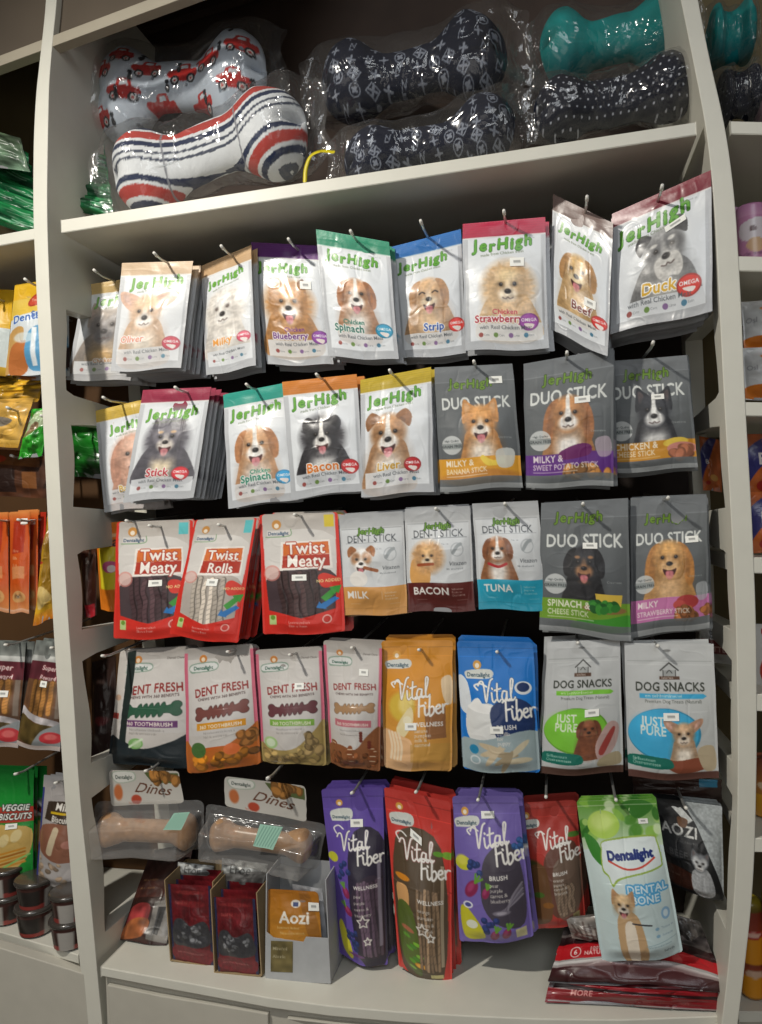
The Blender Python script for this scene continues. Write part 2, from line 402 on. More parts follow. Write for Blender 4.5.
def upright(name, E_, side):
    ys = np.arange(E_[0][0], 1061, 3.5); a = np.array(E_, float)
    xl = np.interp(ys, a[:, 0], a[:, 1]); xr = np.interp(ys, a[:, 0], a[:, 2])
    ker = np.ones(21) / 21; sm = lambda q: np.convolve(np.pad(q, 10, 'edge'), ker, 'valid'); xl, xr = sm(xl), sm(xr)
    V, Fc = [], []
    for i, y in enumerate(ys):
        zr = y if side < 0 else y
        d = 9.
        for s0, s1 in SOLID:
            if s0 <= zr <= s1: d = 0
            else: d = min(d, abs(zr - s0), abs(zr - s1))
        dep = .036 + .006 * math.sin(y * .045) + (.26 * (1 - min(1, d / 7)) if d < 7 else 0)
        p, q = at(xl[i], y, 0), at(xr[i], y, 0); z = (p[2] + q[2]) / 2
        V += [(p[0], -.001, z), (q[0], -.001, z), (q[0], dep, z), (p[0], dep, z)]
        if i: 
            o = 4 * i
            for k in range(4): Fc.append((o - 4 + k, o - 4 + (k + 1) % 4, o + (k + 1) % 4, o + k))
    o = mk(name, V, Fc, WHITE, None, (V[-1][0], 0, V[-1][2])); bevel(o, .0012)
    # rear post of the same upright
    V2, F2 = [], []
    for i, y in enumerate(ys[::8]):
        p, q = at(xl[i * 8], y, 0), at(xr[i * 8], y, 0); z = (p[2] + q[2]) / 2
        V2 += [(p[0], .265, z), (q[0], .265, z), (q[0], DEPTH, z), (p[0], DEPTH, z)]
        if i:
            k0 = 4 * i
            for k in range(4): F2.append((k0 - 4 + k, k0 - 4 + (k + 1) % 4, k0 + (k + 1) % 4, k0 + k))
    tag(mk('rear_post', V2, F2, WHITE, o, o.location), kind='structure')
    tag(o, 'white curved shelf upright with notched side arms', None, None, 'structure')
    return o
upright('trim_1', LE, -1); upright('trim_2', RE, 1)
def shelf(name, a, b, th_px, depth=DEPTH - .004, mat=None, y0=.0, curve=None):
    """a, b: pixels of the top front edge's ends; th_px: thickness of the edge in pixels."""
    pts = curve or [a, b]; V, Fc = [], []
    for i, p in enumerate(pts):
        q = at(p[0], p[1], y0); r = at(p[0], p[1] + th_px, y0)
        V += [(q[0], y0, q[2]), (q[0], depth, q[2]), (q[0], depth, r[2]), (q[0], y0, r[2])]
        if i:
            o = 4 * i
            for k in range(4): Fc.append((o - 4 + k, o - 4 + (k + 1) % 4, o + (k + 1) % 4, o + k))
    n = len(V); Fc += [(0, 1, 2, 3), (n - 1, n - 2, n - 3, n - 4)]
    o = mk(name, V, Fc, mat or WHITE, None, V[0]); bevel(o, .001)
    return tag(o, kind='structure')
shelf('trim_3', (61, 220), (696, 122), 13)
shelf('trim_4', (-120, 257), (36, 228), 11)
for i, (y0, y1, th) in enumerate([(121, 121, 13), (256, 255, 15), (402, 400, 14), (557, 557, 16), (694, 693, 17), (838, 838, 14)]):
    shelf('trim_%d' % (5 + i), (730 + i * 3, y0), (900, y1 + 4), th)
# base cabinet top with its bowed front edge
BASE = [(101, 967), (160, 978), (215, 988), (270, 998), (330, 1006), (400, 1012), (470, 1016), (540, 1019), (620, 1020), (722, 1016)]
ZB = -.022
def on(px, py, z):
    """Where the ray through this spot meets the height z."""
    d = RM @ np.array([(px - 381) / F, 1.0, -(py - 512) / F]); return CAMP + d * ((z - CAMP[2]) / d[2])
def base_top(name, pts, th, z, below):
    V, Fc, V2, F2 = [], [], [], []
    P = [on(px, py, z) for px, py in pts]
    for i, p in enumerate(P):
        V += [p, (p[0], DEPTH, z), (p[0], DEPTH, z - th), (p[0], p[1], z - th)]
        V2 += [(p[0], p[1] + .012, z - th), (p[0], DEPTH, z - th), (p[0], DEPTH, -.76), (p[0], p[1] + .012, -.76)]
        if i:
            o = 4 * i
            for k in range(4): q = (o - 4 + k, o - 4 + (k + 1) % 4, o + (k + 1) % 4, o + k); Fc.append(q); F2.append(q)
    n = len(V); e = [(0, 1, 2, 3), (n - 1, n - 2, n - 3, n - 4)]
    o = mk(name, V, Fc + e, WHITE, None, V[0]); bevel(o, .0015); tag(o, kind='structure')
    tag(mk(below, V2, F2 + e, WARM, None, V2[0]), kind='structure')
    return P
base_top('trim_11', BASE, .015, ZB, 'trim_18')
base_top('trim_12', [(-200, 872), (-120, 900), (0, 932), (79, 955)], .015, -.0135, 'trim_22')
base_top('trim_13', [(738, 1012), (900, 1012)], .015, ZB, 'trim_23')
slab_later = []
def slab(name, x0, y0, z0, x1, y1, z1, mat, kind='structure', bev=.002, parent=None):
    v, f = boxmesh(x0, y0, z0, x1, y1, z1); o = mk(name, v, f, mat, parent, ((x0 + x1) / 2, (y0 + y1) / 2, z0)); bevel(o, bev); 
    if kind: tag(o, kind=kind)
    return o
slab('floor', -2.2, -3.2, -.80, 3.2, .4, -.76, plain('floor_tile', '8d8578', .4, .0003, 3, var=.08), bev=.001)
slab('wall_back', -2.2, .34, -.76, 3.2, .44, 2.3, OLIVE, bev=.001)
slab('wall_left', -2.3, -3.2, -.76, -2.2, .44, 2.3, FASCIA, bev=.001)
slab('ceiling', -2.2, -3.2, 2.3, 3.2, .44, 2.35, FASCIA, bev=.001)
slab('trim_14', -1.2, .30, -.2, .0, .32, 1.165, plain('brown_board', '55391c', .7, .0004, 9, var=.1)); slab('trim_15', .0, .301, -.1, 1.02, .32, 1.150, PEG)
slab('trim_24', -1.2, .30, 1.17, .0, .32, 1.75, OLIVE)
slab('trim_16', .0, .302, 1.155, 1.02, .32, 1.75, BACK); slab('trim_17', 1.02, .302, -.2, 2.0, .32, 1.75, OLIVE)
def drawer(pts):
    P = []
    for px, py in pts:
        q = at(px, py, 0); bx = on(px, 1000, ZB); yy = np.interp(px, [c[0] for c in BASE], [on(c[0], c[1], ZB)[1] for c in BASE]) + .004; P.append(at(px, py, yy))
    n = len(P); Q = [p + np.array([0, .02, 0]) for p in P]
    o = mk('drawer_front', P + Q, [tuple(range(n))[::-1], tuple(range(n, 2 * n))] + [(i, (i + 1) % n, n + (i + 1) % n, n + i) for i in range(n)], WARM, None, P[0]); bevel(o, .0015); return o
d1 = drawer([(107, 985), (160, 996), (215, 1005), (268, 1014), (268, 1150), (120, 1150)]); tag(d1, 'white drawer front below the left half of the base shelf', 'drawer')
d2 = drawer([(287, 1018), (330, 1023), (400, 1029), (470, 1033), (540, 1036), (620, 1037), (722, 1036), (722, 1150), (287, 1150)]); tag(d2, 'wide white drawer front below the hanging purple pouches', 'drawer')
d3 = drawer([(-90, 920), (0, 948), (84, 974), (100, 1150), (-90, 1150)]); tag(d3, 'white drawer front below the stacked plastic cups', 'drawer')
# header rail and fascia above the pillows
def band(name, pts, y, th, mat):
    P = [at(px, py, y) for px, py in pts]; Q = [p + np.array([0, th, 0]) for p in P]
    o = mk(name, P + Q, [(3, 2, 1, 0), (4, 5, 6, 7), (0, 1, 5, 4), (1, 2, 6, 5), (2, 3, 7, 6), (3, 0, 4, 7)], mat, None, P[0]); bevel(o, .001); return tag(o, kind='structure')
band('trim_19', [(-60, 78), (300, -58), (300, -45), (-60, 88)], .0, .02, plain('header_rail', 'a89f8c', .5, .0002, 20, var=.03))
band('trim_20', [(-200, -300), (420, -400), (300, -57), (-200, 132)], .012, .02, FASCIA)
band('trim_21', [(40, 62), (420, -60), (420, -200), (40, -60)], .27, .02, BACK)

# ------------------------------------------------------------------ prints
INK = '23201f'
def dog(c, u, v, s, fur, ear=None, muz='f4f1ea', chest=None, et='drop', blaze=None, mask=None, tongue=True, eye='1c1512', fluff=0, body=True, bw=1.35, tilt=0, half=None, inner=None, seed=5, shut=False, beard=None, brow=None, fade=0, jaw=False):
    s = s * 1.2; ear = ear or fur; chest = chest or muz; c.touch = np.zeros((c.h, c.w)); cs, sn = math.cos(tilt), math.sin(tilt); A = c.A; before = c.im.copy()
    T = lambda x, y: (u + s * (x * cs - y * sn), v + s * (x * sn + y * cs) / A)
    P = lambda pts, col, al=1, sm=True: c.poly([T(x, y) for x, y in pts], col, sm, al)
    E_ = lambda x, y, a, b, col, al=1, soft=.35, r=0: c.ell(*T(x, y), a * s, b * s, col, tilt + r, soft, al)
    fur_, dk, lt = cc(fur), cc(fur) * .7, np.minimum(cc(fur) * 1.18 + .04, 1)
    if body:
        c.poly([(u - .6 * s, v + .3 * s / A), (u - bw * s * .82, v + 1.1 * s / A), (u - bw * s * .95, v + 2.6 * s / A), (u + bw * s * .95, v + 2.6 * s / A), (u + bw * s * .82, v + 1.1 * s / A), (u + .6 * s, v + .3 * s / A)], fur_ * .93, True)
        c.ell(u - .62 * bw * s, v + 1.7 * s / A, .4 * s, 1.0 * s, dk, 0, 1.2, .35); c.ell(u + .62 * bw * s, v + 1.7 * s / A, .4 * s, 1.0 * s, dk, 0, 1.2, .35)
        c.ell(u, v + 1.6 * s / A, .6 * s, 1.0 * s, chest, 0, .9, .9); c.ell(u, v + .95 * s / A, .6 * s, .22 * s, dk, 0, 1.2, .5)
    if et == 'prick':
        for k in (-1, 1):
            P([(k * .88, .0), (k * .92, -.8), (k * .8, -1.28), (k * .5, -1.05), (k * .2, -.7)], ear)
            P([(k * .7, -.4), (k * .8, -.85), (k * .74, -1.08), (k * .5, -.82)], inner or (cc(ear) * .6 + cc('b07a6c') * .4), .7)
    if et == 'bat':
        for k in (-1, 1):
            P([(k * .6, -.05), (k * 1.35, -.6), (k * 1.5, -1.15), (k * 1.0, -1.1), (k * .3, -.7)], ear)
            P([(k * .8, -.42), (k * 1.22, -.72), (k * 1.32, -1.0), (k * 1.0, -.88)], inner or 'd9a898', .7)
    if et == 'round':
        for k in (-1, 1): E_(k * .62, -.7, .26, .28, cc(ear) * .88)
    if fluff:
        E_(0, .05, 1.0 + fluff * .7, 1.0 + fluff * .7, fur_ * .96, 1, .5)
        rr = random.Random(seed)
        for k in range(54):
            a = rr.random() * math.tau; q = (.9 + fluff * rr.uniform(.2, .75)); E_(math.cos(a) * q, .05 + math.sin(a) * q, .16, .06, fur_ * rr.uniform(.84, 1.12), .5, .9, a)
    if et == 'long':
        for k in (-1, 1): P([(k * .45, -.8), (k * .9, -.6), (k * 1.2, .1), (k * 1.25, 1.0), (k * 1.05, 1.4), (k * .8, 1.1), (k * .68, .2)], ear); P([(k * .75, -.3), (k * 1.0, .2), (k * 1.02, 1.0), (k * .8, .7)], cc(ear) * .8, .5)
    E_(0, -.12, .8, .8, fur); E_(0, .3, .58, .6, fur, 1, .3)
    E_(0, -.5, .5, .35, lt, .6, 1.0)
    if half is not None: P([(0, -.95), (.75, -.7), (.85, .0), (.6, .6), (.2, .3)], half)
    if et == 'drop':
        for k in (-1, 1): P([(k * .42, -.84), (k * .82, -.72), (k * 1.12, -.1), (k * 1.1, .55), (k * .88, .72), (k * .7, .3), (k * .62, -.3)], ear); P([(k * .66, -.2), (k * .72, .3), (k * .84, .6), (k * .78, -.1)], cc(ear) * .7, .55)
    if et == 'flop':
        for k in (-1, 1): P([(k * .35, -.8), (k * .78, -1.1), (k * 1.08, -.75), (k * .98, -.25), (k * .7, -.48)], ear); P([(k * .5, -.75), (k * .8, -.6), (k * .72, -.45)], cc(ear) * .7, .5)
    E_(-.6, .15, .26, .6, dk, .4, 1.2); E_(.6, .15, .26, .6, dk, .4, 1.2)
    if mask is not None:
        for k in (-1, 1): E_(k * .4, -.15, .38, .46, mask, .9, .6)
    if blaze is not None: P([(-.08, -.92), (.08, -.92), (.12, -.2), (.36, .25), (0, .5), (-.36, .25), (-.12, -.2)], blaze, .95)
    E_(0, .4, .46, .36, muz, 1, .5); E_(0, .1, .18, .36, muz, .6, .9)
    E_(-.2, .06, .07, .3, dk, .35, 1.2); E_(.2, .06, .07, .3, dk, .35, 1.2)
    if beard is not None: P([(-.42, .25), (-.55, .8), (-.3, 1.15), (0, 1.05), (.3, 1.15), (.55, .8), (.42, .25)], beard)
    for k in (-1, 1):
        if brow is not None: E_(k * .36, -.36, .15, .08, brow, .9, .6)
        if shut: c.line([T(k * .2, -.08), T(k * .36, -.17), T(k * .52, -.08)], .07 * s, eye)
        else:
            E_(k * .34, -.1, .16, .12, cc(fur) * .5, .55, .9); E_(k * .34, -.1, .095, .09, eye, 1, .35); E_(k * .32, -.13, .03, .025, 'e8e4e0', .7)
    if tongue:
        P([(-.34, .5), (-.12, .57), (.12, .57), (.34, .5), (.24, .8), (0, .9), (-.24, .8)], '46211f'); P([(-.17, .64), (.17, .64), (.17, .92), (0, 1.06), (-.17, .92)], 'cf7078'); c.line([T(0, .68), T(0, .95)], .025 * s, 'a85560'); E_(0, .98, .3, .12, muz, .35, 1)
    else:
        c.line([T(-.26, .54), T(-.1, .6), T(0, .52), T(.1, .6), T(.26, .54)], .05 * s, '54403c'); E_(0, .68, .24, .1, dk, .3, 1)
    E_(0, .24, .17, .125, '1e1a1a'); E_(-.04, .2, .06, .025, '7d7777', .7)
    t = c.touch; c.touch = None
    g = c.im.mean(2, keepdims=True); c.im = c.im + (g - c.im) * .16 * t[..., None]
    n = vn(c.h, c.w, c.h * .42, c.w * .2, seed) * .16 + vn(c.h, c.w, c.h * .12, c.w * .14, seed + 1) * .13 + vn(c.h, c.w, c.h * .2, c.w * .4, seed + 2) * .12
    c.im = c.im * (1 + (n * t)[..., None])
    # a little softness, as in a small photographic print
    k = c.im; k = (k + np.roll(k, 1, 0) + np.roll(k, -1, 0) + np.roll(k, 1, 1) + np.roll(k, -1, 1)) / 5
    c.im = c.im * (1 - t[..., None] * .8) + k * t[..., None] * .8
    if fade: c.im = c.im * (1 - fade * t[..., None]) + .9 * fade * t[..., None]
_T0 = None
def tiny(c, u0, u1, v, h, col, al=.8, n=None):
    """A line of very small print."""
    L = int((u1 - u0) / (h * .55)) if n is None else n; r = random.Random(int(v * 999 + u0 * 77))
    t = ''.join(r.choice('aeionrstlcmhe ') for _ in range(max(2, L))); c.text(t.capitalize().strip() or 'ao', u0, v, h, col, ctr=False, al=al)
def jer(hdr, title, tcol, dogf, badge='a02030', top='', fade=0, ttl=(.52, .785, .16), bg='e2e6ea', jl=(.5, .22, .3, 0), bub=(.84, .77)):
    def f(c):
        c.im[:] = hx('b9bcc0'); c.vgrad(0, 1, 'c9ccd0', 'aeb1b5'); c.poly([(.07, .13), (.94, .13), (.94, .93), (.07, .93)], bg, False)
        c.vgrad(0, .125, hdr, cc(hdr) * .9); c.rect(.0, .118, 1, .13, 'e9e9e6', .8)
        for k in range(5): c.rect(0, .012 + k * .018, 1, .016 + k * .018, cc(hdr) * .8, .5)
        dogf(c)
        c.rect(.07, .80, .94, .93, bg, .85); c.rect(0, .93, 1, 1, 'b4b7bb', .8)
        u, v, sz, r = jl
        v = v + .022; c.text('JerHigh', u, v, sz * .6, '3f8a1e', True, 1.0, r, .12, out='2c641c', ow=.006, jit=.2, sp=.018); c.text('JerHigh', u, v - .003, sz * .6, '5fa62c', True, 1.0, r, .12, jit=.2, sp=.018)
        c.text('made from Chicken meat', u - .02, v + .045, .05, '5c6a4c', al=.9, rot=r)
        if top: c.text(top, ttl[0] + .08, ttl[1] - .06, .085, tcol, True)
        c.text(title, ttl[0], ttl[1], ttl[2], tcol, True, 1, 0, .05, out='f6f6f4', ow=.01)
        c.ell(bub[0], bub[1], .115, .1, badge); c.ell(bub[0], bub[1], .1, .085, cc(badge) * 1.25); c.text('OMEGA', bub[0], bub[1] - .004, .05, 'ffffff', True)
        c.poly([(bub[0] - .06, bub[1] + .015), (bub[0] - .02, bub[1] + .01), (bub[0] + .06, bub[1] + .02), (bub[0] + .03, bub[1] + .05), (bub[0] - .03, bub[1] + .035)], 'f4e9e4')
        c.text('with Real Chicken Meat', .5, .842, .065, '555a60')
        for k in range(4): c.ell(.2 + k * .18, .885, .028, .028, ['9a4f4a', '6f8f4a', '8a6a9a', '4a7f9a'][k]); tiny(c, .235 + k * .18, .33 + k * .18, .893, .035, '70757a')
        tiny(c, .7, .9, .155, .03, '8a8f94')
        if fade: c.fade(fade)  # whitening by glare on the left packs, put into the print colour
    return f
def duo(band, l1, l2, dogf, foodf, logo=(.5, .16), badge=True, bcol=None):
    def f(c):
        c.im[:] = hx('5b5f62'); c.vgrad(0, 1, '6d7173', '54585b'); c.rect(0, .0, 1, .125, '73777a')
        c.rect(0, .125, 1, .132, '83878a')
        c.text('JerHigh', logo[0], logo[1] + .06, .15, '6a8f2a', True, 1.0, 0, .1, out='39471f', ow=.006, jit=.2, sp=.01)
        c.text('DUO STICK', .5, .345, .2, 'd9dcd8', True, .78)
        dogf(c)
        c.rect(0, .74, 1, .9, band, .96); foodf(c)
        c.text(l1, .09, .80, .105, 'f3efe6', True, .85, ctr=False, al=.85); c.text(l2, .09, .86, .085, 'f3efe6', True, .8, ctr=False, al=.7)
        c.rect(.09, .877, .6, .883, 'f3efe6', .5)
        c.ell(.18, .63, .125, .115, 'c9cccb', al=.85); c.rect(.06, .615, .3, .66, '8f9594', .9); c.text('GRAIN FREE', .18, .65, .045, '3c4244', True); c.text('High Quality', .18, .605, .035, '3c4244')
        c.rect(0, .9, 1, 1, '686c6e', .85); tiny(c, .75, .93, .6, .035, 'aab0b0')
        c.vgrad(.96, 1, 'b9bbbb', '8d9090', .6)
    return f
def dent(band, name, dogf, bt, ttlc='3a3f45'):
    def f(c):
        c.im[:] = hx('c5c7c8'); c.vgrad(0, .14, 'a4a6a8', 'b9bbbc'); c.poly([(.04, .15), (.96, .15), (.96, .95), (.04, .95)], 'd4d7d9', False)
        c.rect(.04, .15, .96, .155, '9a9da0')
        c.text('JerHigh', .5, .205, .125, '6b9a2c', True, 1, 0, .1, out='2c4a1a', ow=.008, jit=.12)
        c.text('DEN-T STICK', .5, .285, .155, ttlc, False, .82); c.rect(.1, .292, .93, .296, '7a7f84')
        dogf(c)
        c.ell(.78, .41, .095, .105, 'aeb3b6', al=.9); c.ell(.78, .41, .08, .09, 'd4d7d9'); c.line([(.72, .44), (.78, .38), (.83, .36)], .05, '9fa5a8')
        c.text('Vitazen', .78, .555, .085, '555a5e', slant=.2); tiny(c, .62, .94, .595, .04, '6a6f74'); tiny(c, .55, .7, .36, .035, '7a7f84')
        c.vgrad(.72, 1, band, cc(band) * .92); c.text(name, .1, .83, .155, 'f2f0ea', True, .95, ctr=False)
        c.rect(.64, .76, .645, .84, 'f2f0ea', .7)
        for k in range(3): tiny(c, .68, .9, .785 + k * .03, .04, 'e9e4da', .7)
        c.rect(.15, .885, .3, .888, 'e9e4da', .5); c.rect(.75, .885, .9, .888, 'e9e4da', .5); c.rect(0, .93, 1, .934, cc(band) * .8)
    return f
def sticks(c, u0, u1, v0, v1, n, col, seed=3, lean=0):
    r = random.Random(seed)
    for k in range(n):
        x = u0 + (u1 - u0) * (k + .5) / n; wd = (u1 - u0) / n * .95; col2 = cc(col) * (.8 + .4 * r.random())
        p = [(x + r.uniform(-.02, .02) + lean * (j / 4), v0 + (v1 - v0) * j / 4 + r.uniform(-.01, .01)) for j in range(5)]
        c.line(p, wd, col2 * .6); c.line([(a - wd * .12, b) for a, b in p], wd * .72, col2)
        for j in range(9):
            t = j / 9; a = x + lean * t; b = v0 + (v1 - v0) * t
            c.line([(a - wd * .45, b + .012), (a + wd * .4, b - .008)], .014, col2 * .72, al=.7)
def twist(l2, scol, wcol='8a8078', yel=False):
    def f(c):
        c.im[:] = hx('cfcac4'); c.vgrad(0, .22, 'b3aca4', 'cfcac4')
        c.poly([(.07, .22), (.93, .2), (.96, .86), (.04, .86)], 'd9d5d0')
        c.poly([(.13, .5), (.87, .48), (.92, .82), (.5, .88), (.1, .84)], wcol)
        sticks(c, .22, .72, .5, .85, 6, scol, 4, .05)
        c.poly([(0, 0), (.035, 0), (.05, .4), (.1, .8), (.5, .86), (.9, .8), (.95, .4), (.96, 0), (1, 0), (1, 1), (0, 1)], 'd4342a', False)
        c.poly([(.0, .84), (.2, .85), (.5, .875), (.8, .85), (1, .83), (1, 1), (0, 1)], 'd4342a')
        c.ell(.22, .09, .06, .06, 'c98f4a'); c.ell(.22, .1, .03, .03, 'f0e4d0'); c.rect(.1, .135, .38, .19, 'd9d5d0'); c.line([(.08, .19), (.38, .185), (.4, .13)], .01, '6f9a6a'); c.text('Dentalight', .24, .175, .06, '2f4a6a', True)
        c.rect(.82, .02, .94, .12, '63c0c4' if not yel else 'd9c23a')
        c.poly([(.27, .235), (.88, .225), (.9, .46), (.25, .47)], 'efe9e2', False); c.poly([(.3, .25), (.86, .24), (.87, .34), (.29, .35)], 'd9743a', False); c.poly([(.29, .35), (.87, .345), (.87, .44), (.28, .45)], 'b33a2a', False)
        c.text('Twist', .58, .335, .2, 'f6f0e8', True, 1, 0, 0, out='b23a28', ow=.01); c.text(l2, .58, .44, .2, 'f6f0e8', True, .92, 0, 0, out='a02c20', ow=.01)
        c.ell(.15, .49, .11, .1, 'd98a80', al=.7); c.ell(.15, .49, .09, .08, 'dcc9c2', al=.7)
        c.poly([(.72, .53), (.8, .5), (.95, .55), (.98, .6), (.78, .62)], 'd8382a'); c.text('NO ADDED', .84, .575, .05, 'f4e6a0', True)
        c.poly([(.74, .7), (.86, .64), (.84, .62), (.98, .61), (.94, .68), (.92, .665), (.8, .74)], '3f9a3c', False); c.poly([(.68, .78), (.72, .73), (.74, .75), (.9, .7), (.95, .72), (.79, .79), (.81, .8)], '2f7ac0', False)
        c.rect(.1, .84, .19, .92, 'b9cf8a'); c.ell(.145, .86, .03, .03, '6f9a3a'); c.ell(.8, .88, .055, .055, 'e9b0a8'); c.ell(.8, .88, .04, .04, 'c8342a')
        for k in range(2): tiny(c, .34, .68, .905 + k * .03, .045, 'f2dcd6')
    return f
def brandbub(c, u, v, s=.13):
    c.ell(u - .0, v - .075, .055, .055, 'c9803a'); c.ell(u, v - .07, .028, .03, 'f0dcc0')
    c.poly([(u - s, v - .035), (u + s, v - .045), (u + s * 1.1, v + .02), (u - s * .5, v + .035), (u - s * 1.1, v + .03)], '8fa596'); c.poly([(u - s * .9, v - .028), (u + s * .92, v - .036), (u + s, v + .014), (u - s * .95, v + .022)], 'dcdedb')
    c.text('Dentalight', u, v + .012, .07, '2d5a4a', True, .9)
def chewbone(c, u, v, w, col, rot=0, n=5, dk=.6):
    A = c.A
    for pas in (0, 1):
        k = cc(col) * (dk if pas == 0 else 1); o = .012 if pas == 0 else 0; g = 1.12 if pas == 0 else 1
        c.line([(u - w, v + rot * w / A), (u + w, v - rot * w / A)], .085 * g, k)
        for e in (-1, 1):
            for y in (-.045, .045): c.ell(u + e * w * 1.02, v - e * rot * w / A + (y + .0) / A, .055 * g, .045 * g, k)
            c.poly([(u + e * w * 1.02, v - e * rot * w / A - .07 / A), (u + e * w * .55, v - e * rot * w * .6 / A - .02 / A), (u + e * w * .55, v - e * rot * w * .6 / A + .02 / A), (u + e * w * 1.02, v - e * rot * w / A + .07 / A)], k)
        for j in range(n):
            x = u + (j - (n - 1) / 2) * w * .24; c.ell(x, v - (x - u) * rot / A, .035 * g, .085 * g, k, .2)
def dentfresh(side, band, bone, food, whole=True, leaf=True, lab='360 TOOTHBRUSH'):
    def f(c):
        c.im[:] = hx('c9c4bf'); c.vgrad(0, .15, 'a09a94', 'cac6c1'); c.vgrad(.1, .7, 'd2cec9', 'cdc9c6')
        if side is not None: c.rect(0, .04, .055, .97, side); c.rect(.95, .04, 1, .97, side)
        brandbub(c, .28, .17, .17); c.text('Dental Chew', .8, .1, .045, '5a5450', slant=.15)
        t = 'DENT FRESH'; c.text(t, .54, .37, .155, '8f2f2c', True, .82, -.08, 0, arc=.16); c.text('CHEWS WITH 360 BENEFITS', .54, .415, .05, '5a4a48', True, 1, -.06)
        chewbone(c, .54, .515, .3, bone, .08)
        c.rect(.2, .60, .86, .655, band); c.text(lab, .53, .645, .068, 'f0e9dc', True, .95)
        for k in range(2): tiny(c, .3, .8, .69 + k * .032, .045, '8a8480')
        food(c)
    return f
VIT = {'V': [[(0, -.85), (.1, -1.02), (.24, -1.0), (.3, -.7), (.36, -.05), (.5, -.6), (.62, -1.0), (.74, -1.1)]], 'i': [[(0, -.45), (.02, -.1), (.1, .0), (.2, -.1)], [(.03, -.66), (.05, -.62)]],
       't': [[(.1, -.85), (.06, -.2), (.14, 0), (.24, -.08)], [(-.04, -.55), (.26, -.6)]], 'a': [[(.27, -.42), (.1, -.45), (.02, -.2), (.1, 0), (.22, -.12), (.28, -.42), (.27, -.1), (.34, 0), (.4, -.06)]],
       'l': [[(.06, -.3), (.2, -.9), (.1, -.98), (.05, -.6), (.06, -.08), (.16, 0), (.26, -.1)]], 'F': [[(.12, -.95), (.1, 0)], [(-.04, -.9), (.12, -.98), (.48, -.96)], [(.1, -.5), (.36, -.54)]],
       'b': [[(.06, -.95), (.04, 0), (.2, -.02), (.28, -.22), (.2, -.42), (.05, -.34)]], 'e': [[(.03, -.22), (.24, -.3), (.2, -.46), (.06, -.38), (.04, -.12), (.16, 0), (.3, -.08)]], 'r': [[(.04, -.44), (.06, 0)], [(.06, -.3), (.16, -.44), (.28, -.42)]]}
VW = dict(V=.66, i=.2, t=.28, a=.42, l=.27, F=.4, b=.33, e=.33, r=.3)
def script(c, t, u, v, s, col, rot=-.12, wd=.1, out=None):
    for pas in ((out, 1.45), (col, 1)):
        if pas[0] is None: continue
        x = 0
        for ch in t:
            for st in VIT[ch]:
                pts = []
                for a, b in st:
                    X = (x + a - b * .08) * s; Y = b * s; pts.append((u + X * math.cos(rot) - Y * math.sin(rot), v + (X * math.sin(rot) + Y * math.cos(rot)) / c.A))
                c.line(pts, wd * s * pas[1], pas[0])
            x += VW[ch]
def vital(base, sub, lines, art, dark=None, logo=(.2, .12), head=(.08, .38), win=None, lsz=.085, low=None, sw=.29, sv=.0):
    def f(c):
        c.im[:] = cc(base); c.vgrad(0, .14, cc(base) * .9, base)
        c.rect(0, .05, 1, .055, cc(base) * .75); c.rect(.0, .12, 1, .124, cc(base) * 1.15)
        if low is not None: c.vgrad(.3, 1, base, low)
        if dark: c.poly(dark[0], dark[1])
        if win: win(c)
        art(c)
        u, v = logo; c.ell(u, v - .045, .055, .06, 'e0a54a'); c.ell(u, v - .04, .028, .032, 'fbeed8'); c.poly([(u - .14, v - .0), (u + .17, v - .012), (u + .18, v + .05), (u - .1, v + .06), (u - .15, v + .05)], 'd9dcd6'); c.text('Dentalight', u + .015, v + .045, .075, '2d4a5a', True, .9)
        h = head; script(c, 'Vital', h[0], h[1] + sv, sw, 'f2efe9', -.13, .09, cc(base) * .6 if dark is None else None); script(c, 'Fiber', h[0] + .32, h[1] + .21 / c.A, sw, 'f2efe9', -.12, .1)
        c.line([(h[0] - .02, h[1] - .10), (h[0] - .06, h[1] - .13), (h[0] + .02, h[1] - .145), (h[0] + .1, h[1] - .125)], .022, 'f2efe9')
        c.text(sub, .48, h[1] + .19, .085, 'f2efe9', True, .95, ctr=False)
        for k, t in enumerate(lines): c.text(t, .48, h[1] + .235 + k * .035, lsz * .85, 'e6e0d8', False, .95, ctr=False, al=.9)
    return f
def star(c, u, v, r, col='e9e4dc', wd=.022):
    p = [(u + r * (1 if k % 2 == 0 else .5) * math.sin(k * math.pi / 5), v - r * (1 if k % 2 == 0 else .5) * math.cos(k * math.pi / 5) / c.A) for k in range(10)]; p.append(p[0]); c.line(p, wd, col, False)
def beet(c, u, v, r, rot=0):
    c.ell(u, v, r, r * .62, '8a2a52', rot, .2); c.ell(u - .01, v - .01, r * .6, r * .3, 'b04a78', rot, .6, .7)
    for k in (-1, 0, 1): c.line([(u + r * .8 * math.cos(rot), v + r * .8 * math.sin(rot) / c.A), (u + r * 1.7 * math.cos(rot + k * .25), v + r * 1.7 * math.sin(rot + k * .25) / c.A)], .03, '6aa03a')
def berries(c, u, v, n, r=.04, col='3a4f86', seed=2, sp=.09):
    q = random.Random(seed)
    for k in range(n): x, y = u + q.uniform(-sp, sp), v + q.uniform(-sp, sp) * .6; c.ell(x, y, r, r, cc(col) * .75); c.ell(x - r * .2, y - r * .15, r * .6, r * .6, col, 0, .4)
